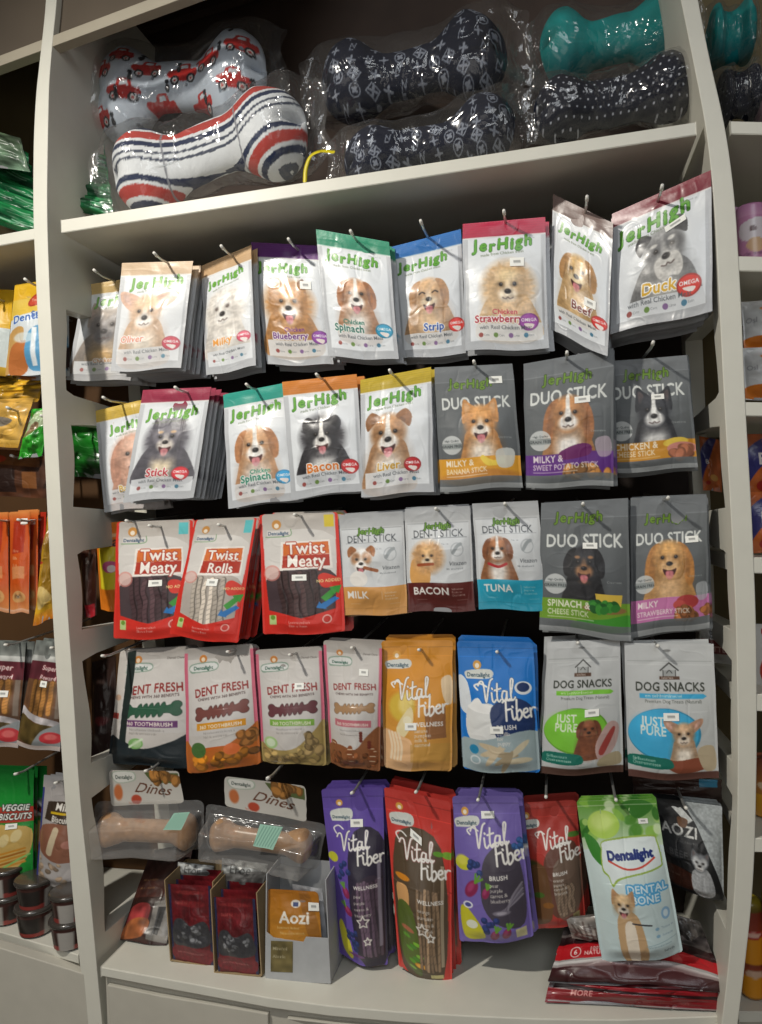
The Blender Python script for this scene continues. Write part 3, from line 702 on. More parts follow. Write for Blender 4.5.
def snacks(blob, dogf, foot='0f6a5a', stripe='5a3a2c'):
    def f(c):
        c.im[:] = hx('bfc1c0'); c.vgrad(0, 1, 'c8caca', 'b9bcbb'); c.rect(.03, .13, .97, .137, 'aeb1b0'); c.rect(.03, .155, .97, .16, 'd4d6d5'); c.ell(.48, .055, .045, .014, '4a4a48', al=.5)
        c.line([(.4, .2), (.5, .145), (.6, .2)], .016, '4a4a48', False); c.rect(.43, .2, .57, .245, 'a9acab'); c.line([(.43, .2), (.43, .245)], .01, '4a4a48'); c.line([(.57, .2), (.57, .245)], .01, '4a4a48'); c.line([(.47, .22), (.5, .2), (.53, .22)], .01, '4a4a48')
        c.rect(.39, .243, .61, .268, '5a3f30'); tiny(c, .41, .59, .263, .045, 'f0ece4')
        c.text('DOG SNACKS', .5, .35, .135, '3c4038', True, .86)
        c.poly([(.16, .37), (.86, .37), (.9, .387), (.86, .405), (.16, .405)], blob, False); tiny(c, .22, .82, .397, .05, 'eef4ea')
        c.text('Premium Dog Treats (Natural)', .53, .437, .05, '5a5e58')
        c.ell(.42, .665, .4, .285, cc(blob) * .82); c.ell(.41, .66, .385, .27, blob); c.ell(.3, .6, .2, .12, cc(blob) * 1.15, 0, .9, .5)
        c.text('JUST', .3, .6, .14, 'eef2e8', True, .85, al=.92); c.text('PURE', .3, .668, .14, 'eef2e8', True, .85, al=.85)
        dogf(c)
        c.poly([(.03, .83), (.4, .83), (.5, .86), (.46, .91), (.03, .905)], foot); tiny(c, .06, .4, .865, .05, 'e0ecdf'); tiny(c, .06, .4, .893, .05, 'e0ecdf')
        c.rect(0, .945, 1, 1, stripe, .95)
    return f
def chunks(c, u, v, w, h, col, n=14, seed=1, dark=.7):
    q = random.Random(seed)
    for k in range(n):
        x, y = u + q.uniform(-w, w), v + q.uniform(-h, h); r = q.uniform(.05, .09); k2 = cc(col) * q.uniform(.7, 1.2)
        c.ell(x, y, r, r * .7, k2 * dark, q.uniform(0, 3)); c.ell(x - .01, y - .006, r * .75, r * .5, k2, q.uniform(0, 3), .4)

# ------------------------------------------------------------------ the packs on the hooks
G1 = 'white foil pouches with a dog portrait'; G2 = 'dark grey stick pouches with a dog portrait'
P = pack
# top row
P('treat_pouch', 'white pouch with gold top and grey faced shepherd, hanging leftmost in top row', 'treat pouch', [(84, 285), (146, 276), (138, 381), (66, 380)], (.115, .125),
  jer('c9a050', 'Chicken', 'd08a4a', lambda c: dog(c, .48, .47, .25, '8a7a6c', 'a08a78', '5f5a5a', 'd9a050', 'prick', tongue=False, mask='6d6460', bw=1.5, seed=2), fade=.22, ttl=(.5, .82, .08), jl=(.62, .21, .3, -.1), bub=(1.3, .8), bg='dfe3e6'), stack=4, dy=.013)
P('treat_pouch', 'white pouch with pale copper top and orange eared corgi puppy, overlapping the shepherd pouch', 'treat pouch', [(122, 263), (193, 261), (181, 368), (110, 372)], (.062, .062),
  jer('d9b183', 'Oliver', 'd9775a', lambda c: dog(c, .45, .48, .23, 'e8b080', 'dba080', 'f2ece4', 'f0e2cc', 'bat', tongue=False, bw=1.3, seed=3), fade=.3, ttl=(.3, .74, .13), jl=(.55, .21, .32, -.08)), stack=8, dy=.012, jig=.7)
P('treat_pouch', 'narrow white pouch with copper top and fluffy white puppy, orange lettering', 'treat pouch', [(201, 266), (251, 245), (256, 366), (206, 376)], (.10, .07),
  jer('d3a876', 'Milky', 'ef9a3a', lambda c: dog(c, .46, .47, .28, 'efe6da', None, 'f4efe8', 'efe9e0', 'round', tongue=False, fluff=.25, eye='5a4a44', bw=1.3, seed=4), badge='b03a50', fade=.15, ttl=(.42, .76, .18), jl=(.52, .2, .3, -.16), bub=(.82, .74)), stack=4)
P('treat_pouch', 'white pouch with purple top and big eared orange papillon with tongue out', 'treat pouch', [(251, 242), (322, 246), (334, 365), (267, 365)], .095,
  jer('6d2f82', 'Blueberry', '6a2a7a', lambda c: dog(c, .45, .5, .24, 'c98a4a', '7a5a4c', 'efe9e2', 'b98048', 'prick', tongue=True, fluff=.3, bw=1.5, seed=6), badge='7a3a8a', top='Chicken', ttl=(.42, .79, .125), jl=(.42, .22, .31, 0), bub=(.85, .78)), stack=4, stick=[(.72, .345, .15, .07)])
P('treat_pouch', 'white pouch with green top and beagle puppy with brown ears, teal round badge', 'treat pouch', [(315.5, 229), (389, 242), (399, 360), (328, 357)], .055,
  jer('1f9470', 'Spinach', '1a6a5a', lambda c: dog(c, .5, .5, .2, 'c98e62', 'b06f42', 'f2eee8', 'eae8e4', 'drop', blaze='f4f1ea', tongue=True, bw=1.25, seed=8), badge='1f7fa0', top='Chicken', ttl=(.36, .79, .13), jl=(.48, .215, .31, .03)), stack=3)
P('treat_pouch', 'white pouch with blue top and laughing golden retriever with eyes shut', 'treat pouch', [(391, 247), (461, 229), (466, 354), (401, 359)], .085,
  jer('1c74c4', 'Strip', '2550a8', lambda c: dog(c, .5, .49, .215, 'd9a878', 'c08a58', 'ead2b0', 'e2bd90', 'drop', tongue=True, shut=True, bw=1.5, seed=9), badge='c03a34', ttl=(.55, .785, .15), jl=(.45, .215, .31, -.06), bub=(.88, .76)), stack=3)
P('treat_pouch', 'white pouch with crimson top and fluffy cream pomeranian', 'treat pouch', [(462, 224), (545, 217), (549, 349), (465, 351)], .058,
  jer('c41f48', 'Strawberry', 'b52a3c', lambda c: dog(c, .54, .52, .2, 'e3b984', 'd3a06c', 'efdcc0', 'ecc99c', 'round', tongue=False, fluff=.4, bw=1.6, seed=11), badge='8a4a90', top='Chicken', ttl=(.42, .79, .12), jl=(.5, .2, .31, -.05), bub=(.78, .79)), stack=3, stick=[(.66, .335, .17, .07)])
P('treat_pouch', 'turned white pouch with brownish top and yellow labrador showing its tongue', 'treat pouch', [(553, 194), (613, 223), (608, 357), (549, 329)], (.075, .03),
  jer('8f7a74', 'Beef', '7a3a34', lambda c: dog(c, .5, .49, .23, 'd8aa6c', 'b8834a', 'e8cfa0', 'ddb680', 'drop', tongue=True, bw=1.2, seed=12), badge='b0302c', ttl=(.58, .76, .17), jl=(.5, .235, .31, .08), bub=(.86, .78)), stack=4, dy=.014, stick=[(.72, .665, .17, .06)])
P('treat_pouch', 'largest white pouch with dark red top and grey bearded schnauzer', 'treat pouch', [(612, 214), (711, 170), (713, 311), (610, 334)], (.05, .0),
  jer('8a1f34', 'Duck', 'e0b030', lambda c: dog(c, .56, .47, .2, '8c8c8c', '4f4f52', 'c4c2be', 'b5b3ae', 'flop', mask='6c6c6e', tongue=False, beard='cfccc6', tilt=-.25, bw=1.5, brow='d0cec8', seed=13), badge='b0342c', ttl=(.5, .775, .15), jl=(.46, .245, .32, -.14), bub=(.79, .77)), stack=7, dy=.013, stick=[(.66, .29, .2, .05, -.25)])
for h in [(95, 271, .06), (155, 254, .02), (222, 247, .04), (289, 240, .05), (351, 232, .02), (421, 222, .02), (504, 212, .02), (587, 198, .0), (662, 187, -.02)]: hook(*h)
# second row
P('treat_pouch', 'white pouch with yellow top and curly brown poodle, half hidden in second row', 'treat pouch', [(95, 411), (149, 398), (165, 506), (104, 512)], (.11, .12),
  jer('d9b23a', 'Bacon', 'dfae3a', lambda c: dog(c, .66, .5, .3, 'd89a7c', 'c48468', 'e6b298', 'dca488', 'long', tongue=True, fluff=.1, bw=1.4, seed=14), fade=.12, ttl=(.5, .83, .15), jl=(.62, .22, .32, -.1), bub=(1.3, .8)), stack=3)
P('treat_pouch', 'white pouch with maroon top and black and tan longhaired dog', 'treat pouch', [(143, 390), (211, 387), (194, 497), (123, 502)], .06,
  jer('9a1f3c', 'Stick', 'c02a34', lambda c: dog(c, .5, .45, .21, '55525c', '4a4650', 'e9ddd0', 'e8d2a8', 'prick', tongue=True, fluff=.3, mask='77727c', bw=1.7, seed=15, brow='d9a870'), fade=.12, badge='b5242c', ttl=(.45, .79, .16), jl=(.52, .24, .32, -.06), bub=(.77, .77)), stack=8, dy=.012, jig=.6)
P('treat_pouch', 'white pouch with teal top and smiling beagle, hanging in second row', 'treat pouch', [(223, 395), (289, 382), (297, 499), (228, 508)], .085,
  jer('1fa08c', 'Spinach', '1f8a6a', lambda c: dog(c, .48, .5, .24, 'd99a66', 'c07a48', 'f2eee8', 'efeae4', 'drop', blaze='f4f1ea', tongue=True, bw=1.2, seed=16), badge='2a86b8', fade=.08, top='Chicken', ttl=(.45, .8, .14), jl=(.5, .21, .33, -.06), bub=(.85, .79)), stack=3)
P('treat_pouch', 'white pouch with orange top and black and white border collie', 'treat pouch', [(282, 382), (357, 374), (364, 490), (291, 499)], .058,
  jer('d9842f', 'Bacon', 'e07a24', lambda c: dog(c, .5, .5, .2, '3c3a3e', '302e32', 'f2eee8', 'efeeea', 'flop', blaze='f4f1ea', tongue=True, fluff=.25, bw=1.6, seed=17), badge='a82a2c', ttl=(.48, .8, .17), jl=(.5, .205, .32, -.08), bub=(.84, .78)), stack=3)
P('treat_pouch', 'white pouch with mustard yellow top and brown patched terrier smiling', 'treat pouch', [(360, 380), (431, 367), (434, 491), (361, 497)], .058,
  jer('cdb128', 'Liver', 'dba83a', lambda c: dog(c, .4, .5, .25, 'c08a5a', 'a06a40', 'f4f0ea', 'eeeae4', 'flop', blaze='f4f1ea', tongue=True, bw=1.2, seed=18), badge='9a1f24', ttl=(.4, .79, .15), jl=(.5, .215, .33, -.07), bub=(.73, .77)), stack=4)
ban = lambda c: (c.ell(.5, .9, .5, .09, 'b87a34', 0, .3, .8), [c.line([(.55 + k * .03, .75 + k * .015), (.62 + k * .04, .8), (.78, .79 - k * .01)], .06, 'e6c84a') for k in range(3)], c.poly([(.72, .7), (.92, .69), (.9, .82), (.74, .83)], 'c9ccc8', al=.9))
P('stick_pouch', 'grey stick pouch with amber band and laughing shiba, mango yellow fruit', 'treat pouch', [(434, 367.5), (512.5, 363.6), (523, 487), (440.5, 492)], .06,
  duo('d99a2a', 'MILKY &', 'BANANA STICK', lambda c: dog(c, .55, .47, .2, 'd9924c', None, 'f2e8dc', 'f0e6d8', 'round' if 0 else 'prick', tongue=True, bw=1.15, shut=False, seed=19, inner='e0b080'), ban, logo=(.46, .12)), 'doy', kind='matte', stack=3, stick=[(.77, .125, .16, .055)])
sp = lambda c: (c.poly([(.4, .73), (.62, .68), (.75, .7), (.72, .77), (.45, .79)], '6a1f60'), chunks(c, .72, .88, .22, .03, 'b98044', 12, 5), c.poly([(.8, .66), (.95, .64), (.97, .76), (.84, .78)], 'b8a8b4', al=.8))
P('stick_pouch', 'grey stick pouch with purple band and brown and white spaniel', 'treat pouch', [(523, 364), (613.5, 348), (613.5, 486), (526, 488)], (.06, .05),
  duo('5e2a82', 'MILKY &', 'SWEET POTATO STICK', lambda c: dog(c, .5, .45, .19, 'c08048', 'a8683a', 'f0ece6', 'ecebe8', 'long', blaze='f4f1ea', tongue=False, bw=1.3, seed=20), sp, logo=(.5, .14)), 'doy', kind='matte', stack=3, stick=[(.66, .345, .17, .05)])
chk = lambda c: (c.ell(.78, .765, .14, .05, 'e0c04a', -.1), c.ell(.85, .82, .17, .07, 'c98478'), chunks(c, .85, .85, .1, .03, 'c47a5a', 7, 6))
P('stick_pouch', 'grey stick pouch with amber band and black and white boston terrier', 'treat pouch', [(606, 362), (687, 355), (698, 467.5), (607, 474)], (.085, .075),
  duo('c98a24', 'CHICKEN &', 'CHEESE STICK', lambda c: dog(c, .56, .48, .19, '33343a', '2a2b30', 'ecebe8', 'e6e5e2', 'prick', blaze='f0efec', tongue=False, bw=1.2, seed=21, inner='6a5654'), chk, logo=(.5, .12)), 'doy', kind='matte', stack=4, stick=[(.61, .35, .15, .05)])
for h in [(104, 398, .06), (176, 388, .02), (247, 385, .045), (317, 375, .02), (390, 371, .02), (474, 362, .03), (567, 353, .02), (653, 343, .01)]: hook(*h)
# third row
def cha(c):
    c.im[:] = hx('dc7a1f'); c.rect(.1, .28, .95, .75, 'd9c82a'); c.text('cha', .45, .27, .5, '1c1814', True); c.ell(.55, .5, .3, .22, 'c95a86'); c.ell(.6, .52, .16, .14, 'f0e6e0'); c.rect(.1, .13, .9, .17, 'f0e4d0', .6)
P('treat_pouch', 'orange pouch with yellow panel and pink spot, peeking out behind red bordered pouch', 'treat pouch', [(95, 524), (124, 521), (124, 612), (101, 610)], .14, cha, bulge=.008)
P('twist_pouch', 'red bordered pouch of dark twisted sticks, leftmost of its kind', 'treat pouch', [(116.5, 522), (193, 520), (190, 637), (113, 639.5)], .075, twist('Meaty', '5a4448', '4c4044'), 'doy', stack=3, rc=.03, stick=[(.57, .525, .17, .05)])
P('twist_pouch', 'red bordered pouch of white twisted rolls with blue and green arrows', 'treat pouch', [(195, 520), (257, 517.6), (237.7, 644), (169, 635)], (.055, .05), twist('Rolls', 'd6cabc', 'b5aca4'), 'doy', stack=5, dy=.014, rc=.03, stick=[(.52, .52, .16, .055)])
P('twist_pouch', 'red bordered pouch of dark twisted sticks with yellow corner mark', 'treat pouch', [(259, 515), (338, 512), (345.7, 632), (263, 635)], .06, twist('Meaty', '4f3a3a', '4a3c40', True), 'doy', stack=4, rc=.03, stick=[(.5, .525, .17, .05)])
P('slim_pouch', 'slim silver pouch with orange lower band and jack russell holding a stick', 'treat pouch', [(338.5, 515), (403, 511), (407.6, 613.7), (342, 616)], .062,
  dent('dca05a', 'MILK', lambda c: (dog(c, .34, .46, .17, 'efe9e2', 'a8683c', 'f4f0ea', 'ece8e2', 'flop', mask='b0784c', tongue=True, body=False, seed=22), c.line([(.4, .53), (.58, .56)], .05, '9a5a34'), c.ell(.3, .64, .14, .12, 'eae6e0')), 'm'), stack=3)
P('slim_pouch', 'slim silver pouch with dark red lower band and fluffy pomeranian', 'treat pouch', [(404.5, 509), (470, 505.7), (475, 611), (408, 612)], .055,
  dent('5f2420', 'BACON', lambda c: (c.poly([(.1, .5), (.34, .5), (.36, .72), (.08, .72)], 'dba460'), dog(c, .34, .47, .16, 'dca468', 'c08a50', 'ecd4b0', 'e0b27c', 'round', tongue=False, fluff=.35, body=False, seed=23), c.line([(.2, .55), (.42, .54)], .045, 'a0502c')), 'b'), stack=3)
P('slim_pouch', 'slim silver pouch with turquoise lower band and red collared beagle', 'treat pouch', [(472, 503.6), (538, 500.6), (548, 610.7), (479, 609)], .06,
  dent('2aa3c0', 'TUNA', lambda c: (dog(c, .34, .44, .17, 'a8683c', '8a4f2c', 'f2eee8', 'e9e7e2', 'drop', blaze='f2eee8', tongue=False, bw=1.3, seed=24), c.line([(.2, .57), (.34, .6), (.46, .57)], .04, 'b02c30')), 't'), stack=3)
chs = lambda c: (c.ell(.72, .79, .24, .045, '8a6a3c'), c.poly([(.62, .68), (.92, .68), (.9, .76), (.64, .76)], 'd9b84a', False), [c.ell(.6 + (k % 5) * .06, .755 + (k // 5) * .02, .055, .04, ['2f7a2c', '1f5a22', '3f8f34'][k % 3], k) for k in range(13)], c.poly([(.4, .9), (.7, .86), (1, .82), (1, .93), (.4, .96)], '3f8f2c'))
P('stick_pouch', 'grey stick pouch with green band and black and tan dachshund', 'treat pouch', [(540.7, 503), (628, 498), (631, 641), (539, 629)], (.06, .055),
  duo('6f9a2a', 'SPINACH &', 'CHEESE STICK', lambda c: dog(c, .5, .47, .17, '2c2b2e', '242326', 'a8744a', '2a292c', 'drop', tongue=True, bw=1.2, seed=25, brow='b07a4c'), chs, logo=(.45, .1)), 'doy', kind='matte', stack=3, stick=[(.57, .335, .16, .045)])
stw = lambda c: (c.ell(.72, .78, .14, .09, 'a83a3a'), c.ell(.62, .8, .08, .06, 'b84a44'), chunks(c, .78, .87, .2, .035, 'a8683c', 16, 8), c.poly([(.84, .66), (.97, .65), (.97, .76), (.86, .77)], 'b8bcc0', al=.7))
P('stick_pouch', 'grey stick pouch with pink band and golden long eared spaniel puppy', 'treat pouch', [(630, 498), (706.6, 495), (710, 627), (631, 637)], (.068, .06),
  duo('c272a8', 'MILKY', 'STRAWBERRY STICK', lambda c: dog(c, .5, .46, .21, 'd99a52', 'c07c38', 'e2b076', 'dfb07a', 'long', tongue=True, bw=1.3, seed=26), stw, logo=(.48, .13)), 'doy', kind='matte', stack=3, stick=[(.8, .325, .17, .05)])
for h in [(150, 526, .04), (219, 525, .03), (295, 515, .03), (436, 509, .03), (505, 504, .03), (583, 504, .02), (668, 498, .02), (127, 521, .05)]: hook(*h)
# fourth row
def dfg(c):
    c.rect(0, 0, .12, .9, 'cfc9c2'); c.rect(0, .55, .1, .6, 'a04038'); c.poly([(.12, .02), (.24, .01), (.26, .8), (.16, .8)], '26312f', False); c.ell(.05, .42, .05, .04, 'c9a890')
    c.poly([(0, .76), (.2, .78), (.5, .84), (.8, .77), (1, .72), (1, 1), (0, 1)], '222b30'); c.ell(.4, .8, .1, .07, '7fb06a'); c.line([(.32, .83), (.48, .76)], .03, 'cfe0c4'); c.ell(.42, .8, .06, .05, 'b9d0a8', al=.6)
def df1(c): 
    c.vgrad(.8, 1, 'c4642a', 'b05424'); c.poly([(0, .74), (.2, .82), (.6, .8), (.9, .68), (1, .66), (1, 1), (0, 1)], 'b8662c'); chunks(c, .5, .91, .4, .05, 'd98a2a', 26, 9); chunks(c, .82, .8, .12, .08, 'a8703a', 10, 10); c.ell(.22, .81, .12, .1, '4a6f3a', .5); c.ell(.68, .83, .1, .08, 'd9703a')
def df2(c):
    c.poly([(0, .82), (.3, .86), (.6, .84), (.85, .7), (1, .62), (1, 1), (0, 1)], 'a8925a'); chunks(c, .5, .92, .4, .05, 'c0a468', 26, 12); chunks(c, .85, .8, .1, .1, 'b59a68', 10, 13); c.ell(.2, .8, .12, .09, 'a8c88a'); c.ell(.2, .8, .08, .06, 'cfe0c0')
def df3(c):
    c.poly([(0, .84), (.3, .8), (.6, .83), (.8, .72), (1, .66), (1, 1), (0, 1)], '8f5a38'); chunks(c, .5, .92, .42, .05, 'a8643a', 24, 14)
    for k in range(9): x, y = .15 + (k * .37) % .75, .8 + (k * .23) % .14; c.ell(x, y, .075, .05, '8a5030', k); c.line([(x - .04, y), (x + .04, y)], .016, 'e0c8a8')
    for k in range(7): c.ell(.7 + (k * .13) % .26, .7 + (k * .07) % .12, .03, .03, '6f3024')
P('dental_chew_pouch', 'white and black pouch with dark green toothed bone, leftmost in fourth row', 'treat pouch', [(120.5, 650.5), (190, 646), (192, 768), (108, 762)], (.10, .085), dentfresh(None, '6a3a70', '2f5a44', dfg), 'doy', stack=2, rc=.04, bulge=.02)
P('dental_chew_pouch', 'pink edged pouch with orange band and fruit pieces along the bottom', 'treat pouch', [(184, 649), (253, 643.6), (261, 763), (187, 773)], .07, dentfresh('cf6a80', 'd9962a', '7a4a44', df1), 'doy', stack=2, rc=.05, bulge=.02)
P('dental_chew_pouch', 'pink edged pouch with green band and oat pieces along the bottom', 'treat pouch', [(255, 650), (322, 646), (327, 765), (262, 761)], .075, dentfresh('cf6a80', '7fae4a', '6a3f44', df2), 'doy', stack=2, rc=.05, bulge=.02, stick=[(.66, .325, .14, .05)])
P('dental_chew_pouch', 'pink edged pouch with beige bone and almonds along the bottom', 'treat pouch', [(323, 640), (382, 643.6), (380, 771), (331, 763)], (.062, .05), dentfresh('cf6a80', 'c4707c', 'a88460', df3), 'doy', stack=3, rc=.05, bulge=.02, stick=[(.7, .235, .16, .05)])
def ban2(c):
    c.ell(.3, .5, .19, .2, 'd9b84a', .3, .3); c.ell(.36, .47, .1, .14, 'ead27a', .3, .5); c.poly([(.22, .66), (.42, .5), (.46, .62), (.3, .74)], 'ead9a8'); c.ell(.38, .6, .06, .06, 'f0e6c4')
    c.poly([(0, .7), (.3, .72), (.45, .78), (.4, 1), (0, 1)], 'e6b888'); [c.line([(.1 + k * .05, .7), (.14 + k * .05, .8), (.12 + k * .05, .9)], .035, 'f0d9b8') for k in range(4)]
    c.poly([(.62, .52), (.9, .5), (.92, .74), (.66, .75)], '9a6a44', False); c.poly([(.84, .3), (.98, .28), (.98, .48), (.88, .45)], 'f0e2cc', al=.8); c.rect(.42, .78, .98, .92, 'c99a4c', .6)
P('fibre_pouch', 'orange pouch with white script lettering and bananas', 'treat pouch', [(381, 640.7), (453, 640), (452, 771), (384, 768)], .06, vital('dc9430', 'WELLNESS', ['banana', 'pumpkin', 'milk &', 'oatmeal'], ban2, logo=(.22, .16), head=(.2, .46), low='cf9a54', sw=.27), 'doy', rc=.05, stack=3, bulge=.016, stick=[(.43, .645, .17, .055)])
def milk(c):
    c.poly([(0, .27), (.12, .32), (.16, .5), (.1, .56), (0, .5)], 'dfe4e8'); c.poly([(.1, .52), (.3, .47), (.48, .5), (.46, .74), (.12, .74)], 'dfe0de'); c.ell(.28, .5, .17, .05, 'f4f4f2'); c.poly([(.15, .48), (.25, .43), (.35, .5), (.5, .5), (.45, .54), (.2, .53)], 'f2f2f0')
    c.poly([(.42, .5), (.7, .42), (.95, .5), (.93, .72), (.6, .78), (.45, .68)], '1f3564'); c.ell(.84, .35, .11, .085, 'dfe2e4'); c.ell(.84, .345, .08, .06, '1f3564')
    c.poly([(.0, .76), (.3, .74), (1, .68), (1, .97), (0, .98)], '9fb0b4'); [c.ell(.4 + (k * .17) % .5, .8 + (k * .05) % .12, .17, .04, ['c9b89a', 'a8987c', 'd0c4a8'][k % 3], .3 - k * .2) for k in range(8)]
    c.ell(.17, .82, .06, .06, '2a86b0'); c.ell(.18, .9, .07, .06, 'cfd8da'); c.ell(.18, .9, .05, .04, '9fb4ba')
P('fibre_pouch', 'bright blue pouch with white script lettering and splashing milk', 'treat pouch', [(457, 640.7), (533, 642), (540, 773), (463, 769.5)], .058, vital('1f78cc', 'BRUSH', ['vanilla', 'for', 'puppy'], milk, logo=(.25, .23), head=(.27, .47), sw=.26), 'doy', rc=.05, stack=3, bulge=.016, stick=[(.48, .66, .17, .055)])
P('snack_pouch', 'white pouch with green disc and brown puppy beside a meat strip', 'treat pouch', [(547, 642), (620, 639), (623.5, 772.5), (540.6, 774)], .062,
  snacks('7ac23a', lambda c: (dog(c, .58, .66, .115, '8f4f30', '7a3f26', '9a5a38', '8a4c2e', 'drop', tongue=False, bw=1.3, seed=27), c.poly([(.66, .78), (.82, .62), (.95, .64), (.9, .8), (.72, .9)], 'b89a94'), c.poly([(.7, .82), (.86, .66), (.9, .68), (.76, .85)], 'a0423c'), c.poly([(.72, .88), (.94, .84), (.96, .93), (.7, .94)], 'a89a7c')), stripe='4a3026'), 'doy', kind='matte', stack=3, dy=.013, stick=[(.62, .535, .18, .055)])
P('snack_pouch', 'white pouch with sky blue disc and cream chihuahua', 'treat pouch', [(624, 643), (714, 644), (719, 779), (628, 777)], (.06, .052),
  snacks('3fa9d6', lambda c: (dog(c, .63, .665, .12, 'c9a078', 'b8876a', 'ead9c4', 'eae0d0', 'bat', tongue=False, bw=1.1, seed=28), c.poly([(.4, .83), (.55, .85), (.82, .84), (.86, .92), (.6, .95), (.44, .9)], '8a4a34'), c.poly([(.78, .78), (.95, .76), (.97, .92), (.84, .93)], 'b8a88c')), stripe='54322a'), 'doy', kind='matte', stack=3, dy=.013, stick=[(.5, .53, .17, .055)])
for h in [(103, 656, .03), (228, 652, .04), (419, 650, .04), (497, 652, .04), (578, 643, .035), (658, 646, .035), (290, 655, .045), (352, 648, .04)]: hook(*h)
# bottom row hanging
def ves1(c):
    c.ell(.1, .4, .1, .09, 'c9c83a', .2); berries(c, .3, .47, 6, .05, '3a4a86', 3); beet(c, .33, .58, .1, -2.0); beet(c, .35, .68, .1, -2.2); c.poly([(.1, .8), (.2, .76), (.36, .9), (.3, .98), (.16, .93)], 'cfc93a'); berries(c, .4, .84, 9, .05, '34447e', 5); c.ell(.45, .93, .16, .04, '7a3a8a')
    c.poly([(.45, .56), (.9, .5), (.95, .9), (.6, .93), (.5, .8)], '3c3240'); sticks(c, .52, .9, .52, .92, 6, '6a5668', 6, .06)
    c.rect(.88, .4, .93, .88, 'b0a8b8', .7); star(c, .62, .73, .11); star(c, .68, .84, .07)
P('fibre_pouch', 'tall purple pouch with grey sticks in a window, left end of hanging purple packs', 'treat pouch', [(321, 789), (383, 787), (388, 967), (340, 955)], (.06, .055), vital('6650a6', 'WELLNESS', ['pear', 'purple', 'carrot &', 'blueberry'], ves1, logo=(.28, .13), head=(.22, .36), win=lambda c: c.poly([(.42, .3), (1, .3), (1, .95), (.5, .95)], '302a3c'), sw=.3, lsz=.09), 'doy', rc=.05, stack=3, bulge=.022, stick=[(.55, .2, .2, .042)])
def ves2(c):
    c.ell(.95, .3, .1, .06, '7fae3a'); c.ell(.8, .3, .08, .04, '5f9a2c'); c.ell(.22, .46, .13, .05, 'd98a2a'); c.poly([(.1, .52), (.3, .5), (.33, .6), (.16, .66)], 'd9a46a'); c.poly([(.1, .62), (.4, .62), (.5, .96), (.15, .9)], '5a6a2c')
    c.ell(.28, .73, .12, .04, 'b06a4a'); [c.ell(.25 + (k * .19) % .26, .77 + k * .02, .07, .028, ['5f9a2c', '7fb83a', '4a8a28'][k % 3]) for k in range(7)]; c.ell(.5, .9, .11, .04, 'd98a24'); c.ell(.5, .9, .08, .028, 'e6ae4a'); c.ell(.34, .93, .07, .03, '8ac04a')
    sticks(c, .47, .82, .5, .92, 6, 'a08468', 7, .02); c.rect(.84, .36, .885, .9, 'b8a890', .8); star(c, .55, .7, .1); star(c, .68, .74, .07); c.rect(.65, .945, .86, .97, 'cfc48a')
P('fibre_pouch', 'tall red pouch with orange slices and brown sticks in a window', 'treat pouch', [(384, 787), (451, 802), (452, 985), (399, 967)], (.058, .05), vital('d2423a', 'WELLNESS', ['orange', 'pumpkin', 'papaya &', 'broccoli'], ves2, logo=(.22, .135), head=(.2, .37), win=lambda c: c.poly([(.12, .27), (.84, .27), (.87, .96), (.12, .96)], '5a4a38'), sw=.3, lsz=.09), 'doy', rc=.04, stack=4, bulge=.022, stick=[(.46, .235, .18, .042, .2)])
def ves3(c):
    c.ell(.12, .45, .12, .1, 'c9c83a', .1); c.ell(.1, .43, .08, .07, 'dcd85a', .1, .5); berries(c, .28, .48, 7, .045, '3a4f8c', 4, .08); beet(c, .22, .62, .13, -1.0); beet(c, .42, .64, .08, -1.2); berries(c, .95, .33, 8, .045, '3f6aa8', 6, .08)
    c.poly([(.04, .78), (.12, .74), (.32, .86), (.36, .96), (.1, .96)], 'c9c42e'); c.ell(.2, .86, .08, .06, 'dfe2d0'); berries(c, .45, .85, 8, .045, '38488a', 8, .09); beet(c, .5, .93, .09, -1.2); beet(c, .66, .92, .09, -1.2); c.ell(.16, .73, .07, .05, 'dfe0ea'); c.ell(.16, .73, .045, .03, '4a4f96')
    for k in range(5): c.line([(.62 + k * .02, .76), (.78, .72 - k * .012), (.92, .68 - k * .02)], .03, ['8a8490', '6c6674'][k % 2])
    c.ell(.62, .77, .12, .035, '7d7784'); c.ell(.62, .77, .07, .02, 'a8a2ae'); c.rect(.78, .9, .92, .97, 'cfc89a')
P('fibre_pouch', 'wide purple pouch with beetroots and a yellow pear, grey round panel', 'treat pouch', [(452, 796), (518, 796), (534, 938), (460, 942)], (.055, .055), vital('7868b2', 'BRUSH', ['pear', 'purple', 'carrot &', 'blueberry'], ves3, logo=(.18, .15), head=(.26, .36), dark=([(.4, .45), (.6, .34), (.85, .34), (.95, .6), (.9, .88), (.55, .84), (.36, .7)], '4a4450'), sw=.3), 'doy', rc=.05, stack=3, bulge=.018, stick=[(.52, .13, .19, .05)])
def ves4(c):
    c.ell(.12, .5, .16, .12, '4a4a28', 0, .5); c.ell(.9, .28, .12, .05, '4f7a2c'); c.poly([(.0, .55), (.35, .5), (.4, .9), (0, .92)], '6a4a30'); c.ell(.2, .72, .1, .05, '4a6a2c'); c.ell(.35, .8, .1, .05, '8a5a2a'); c.poly([(.5, .5), (.95, .45), (.9, .88), (.55, .9)], '7a6a5c', al=.8); sticks(c, .52, .85, .66, .88, 5, '9a8470', 9); c.rect(.78, .9, .9, .96, 'b0a070')
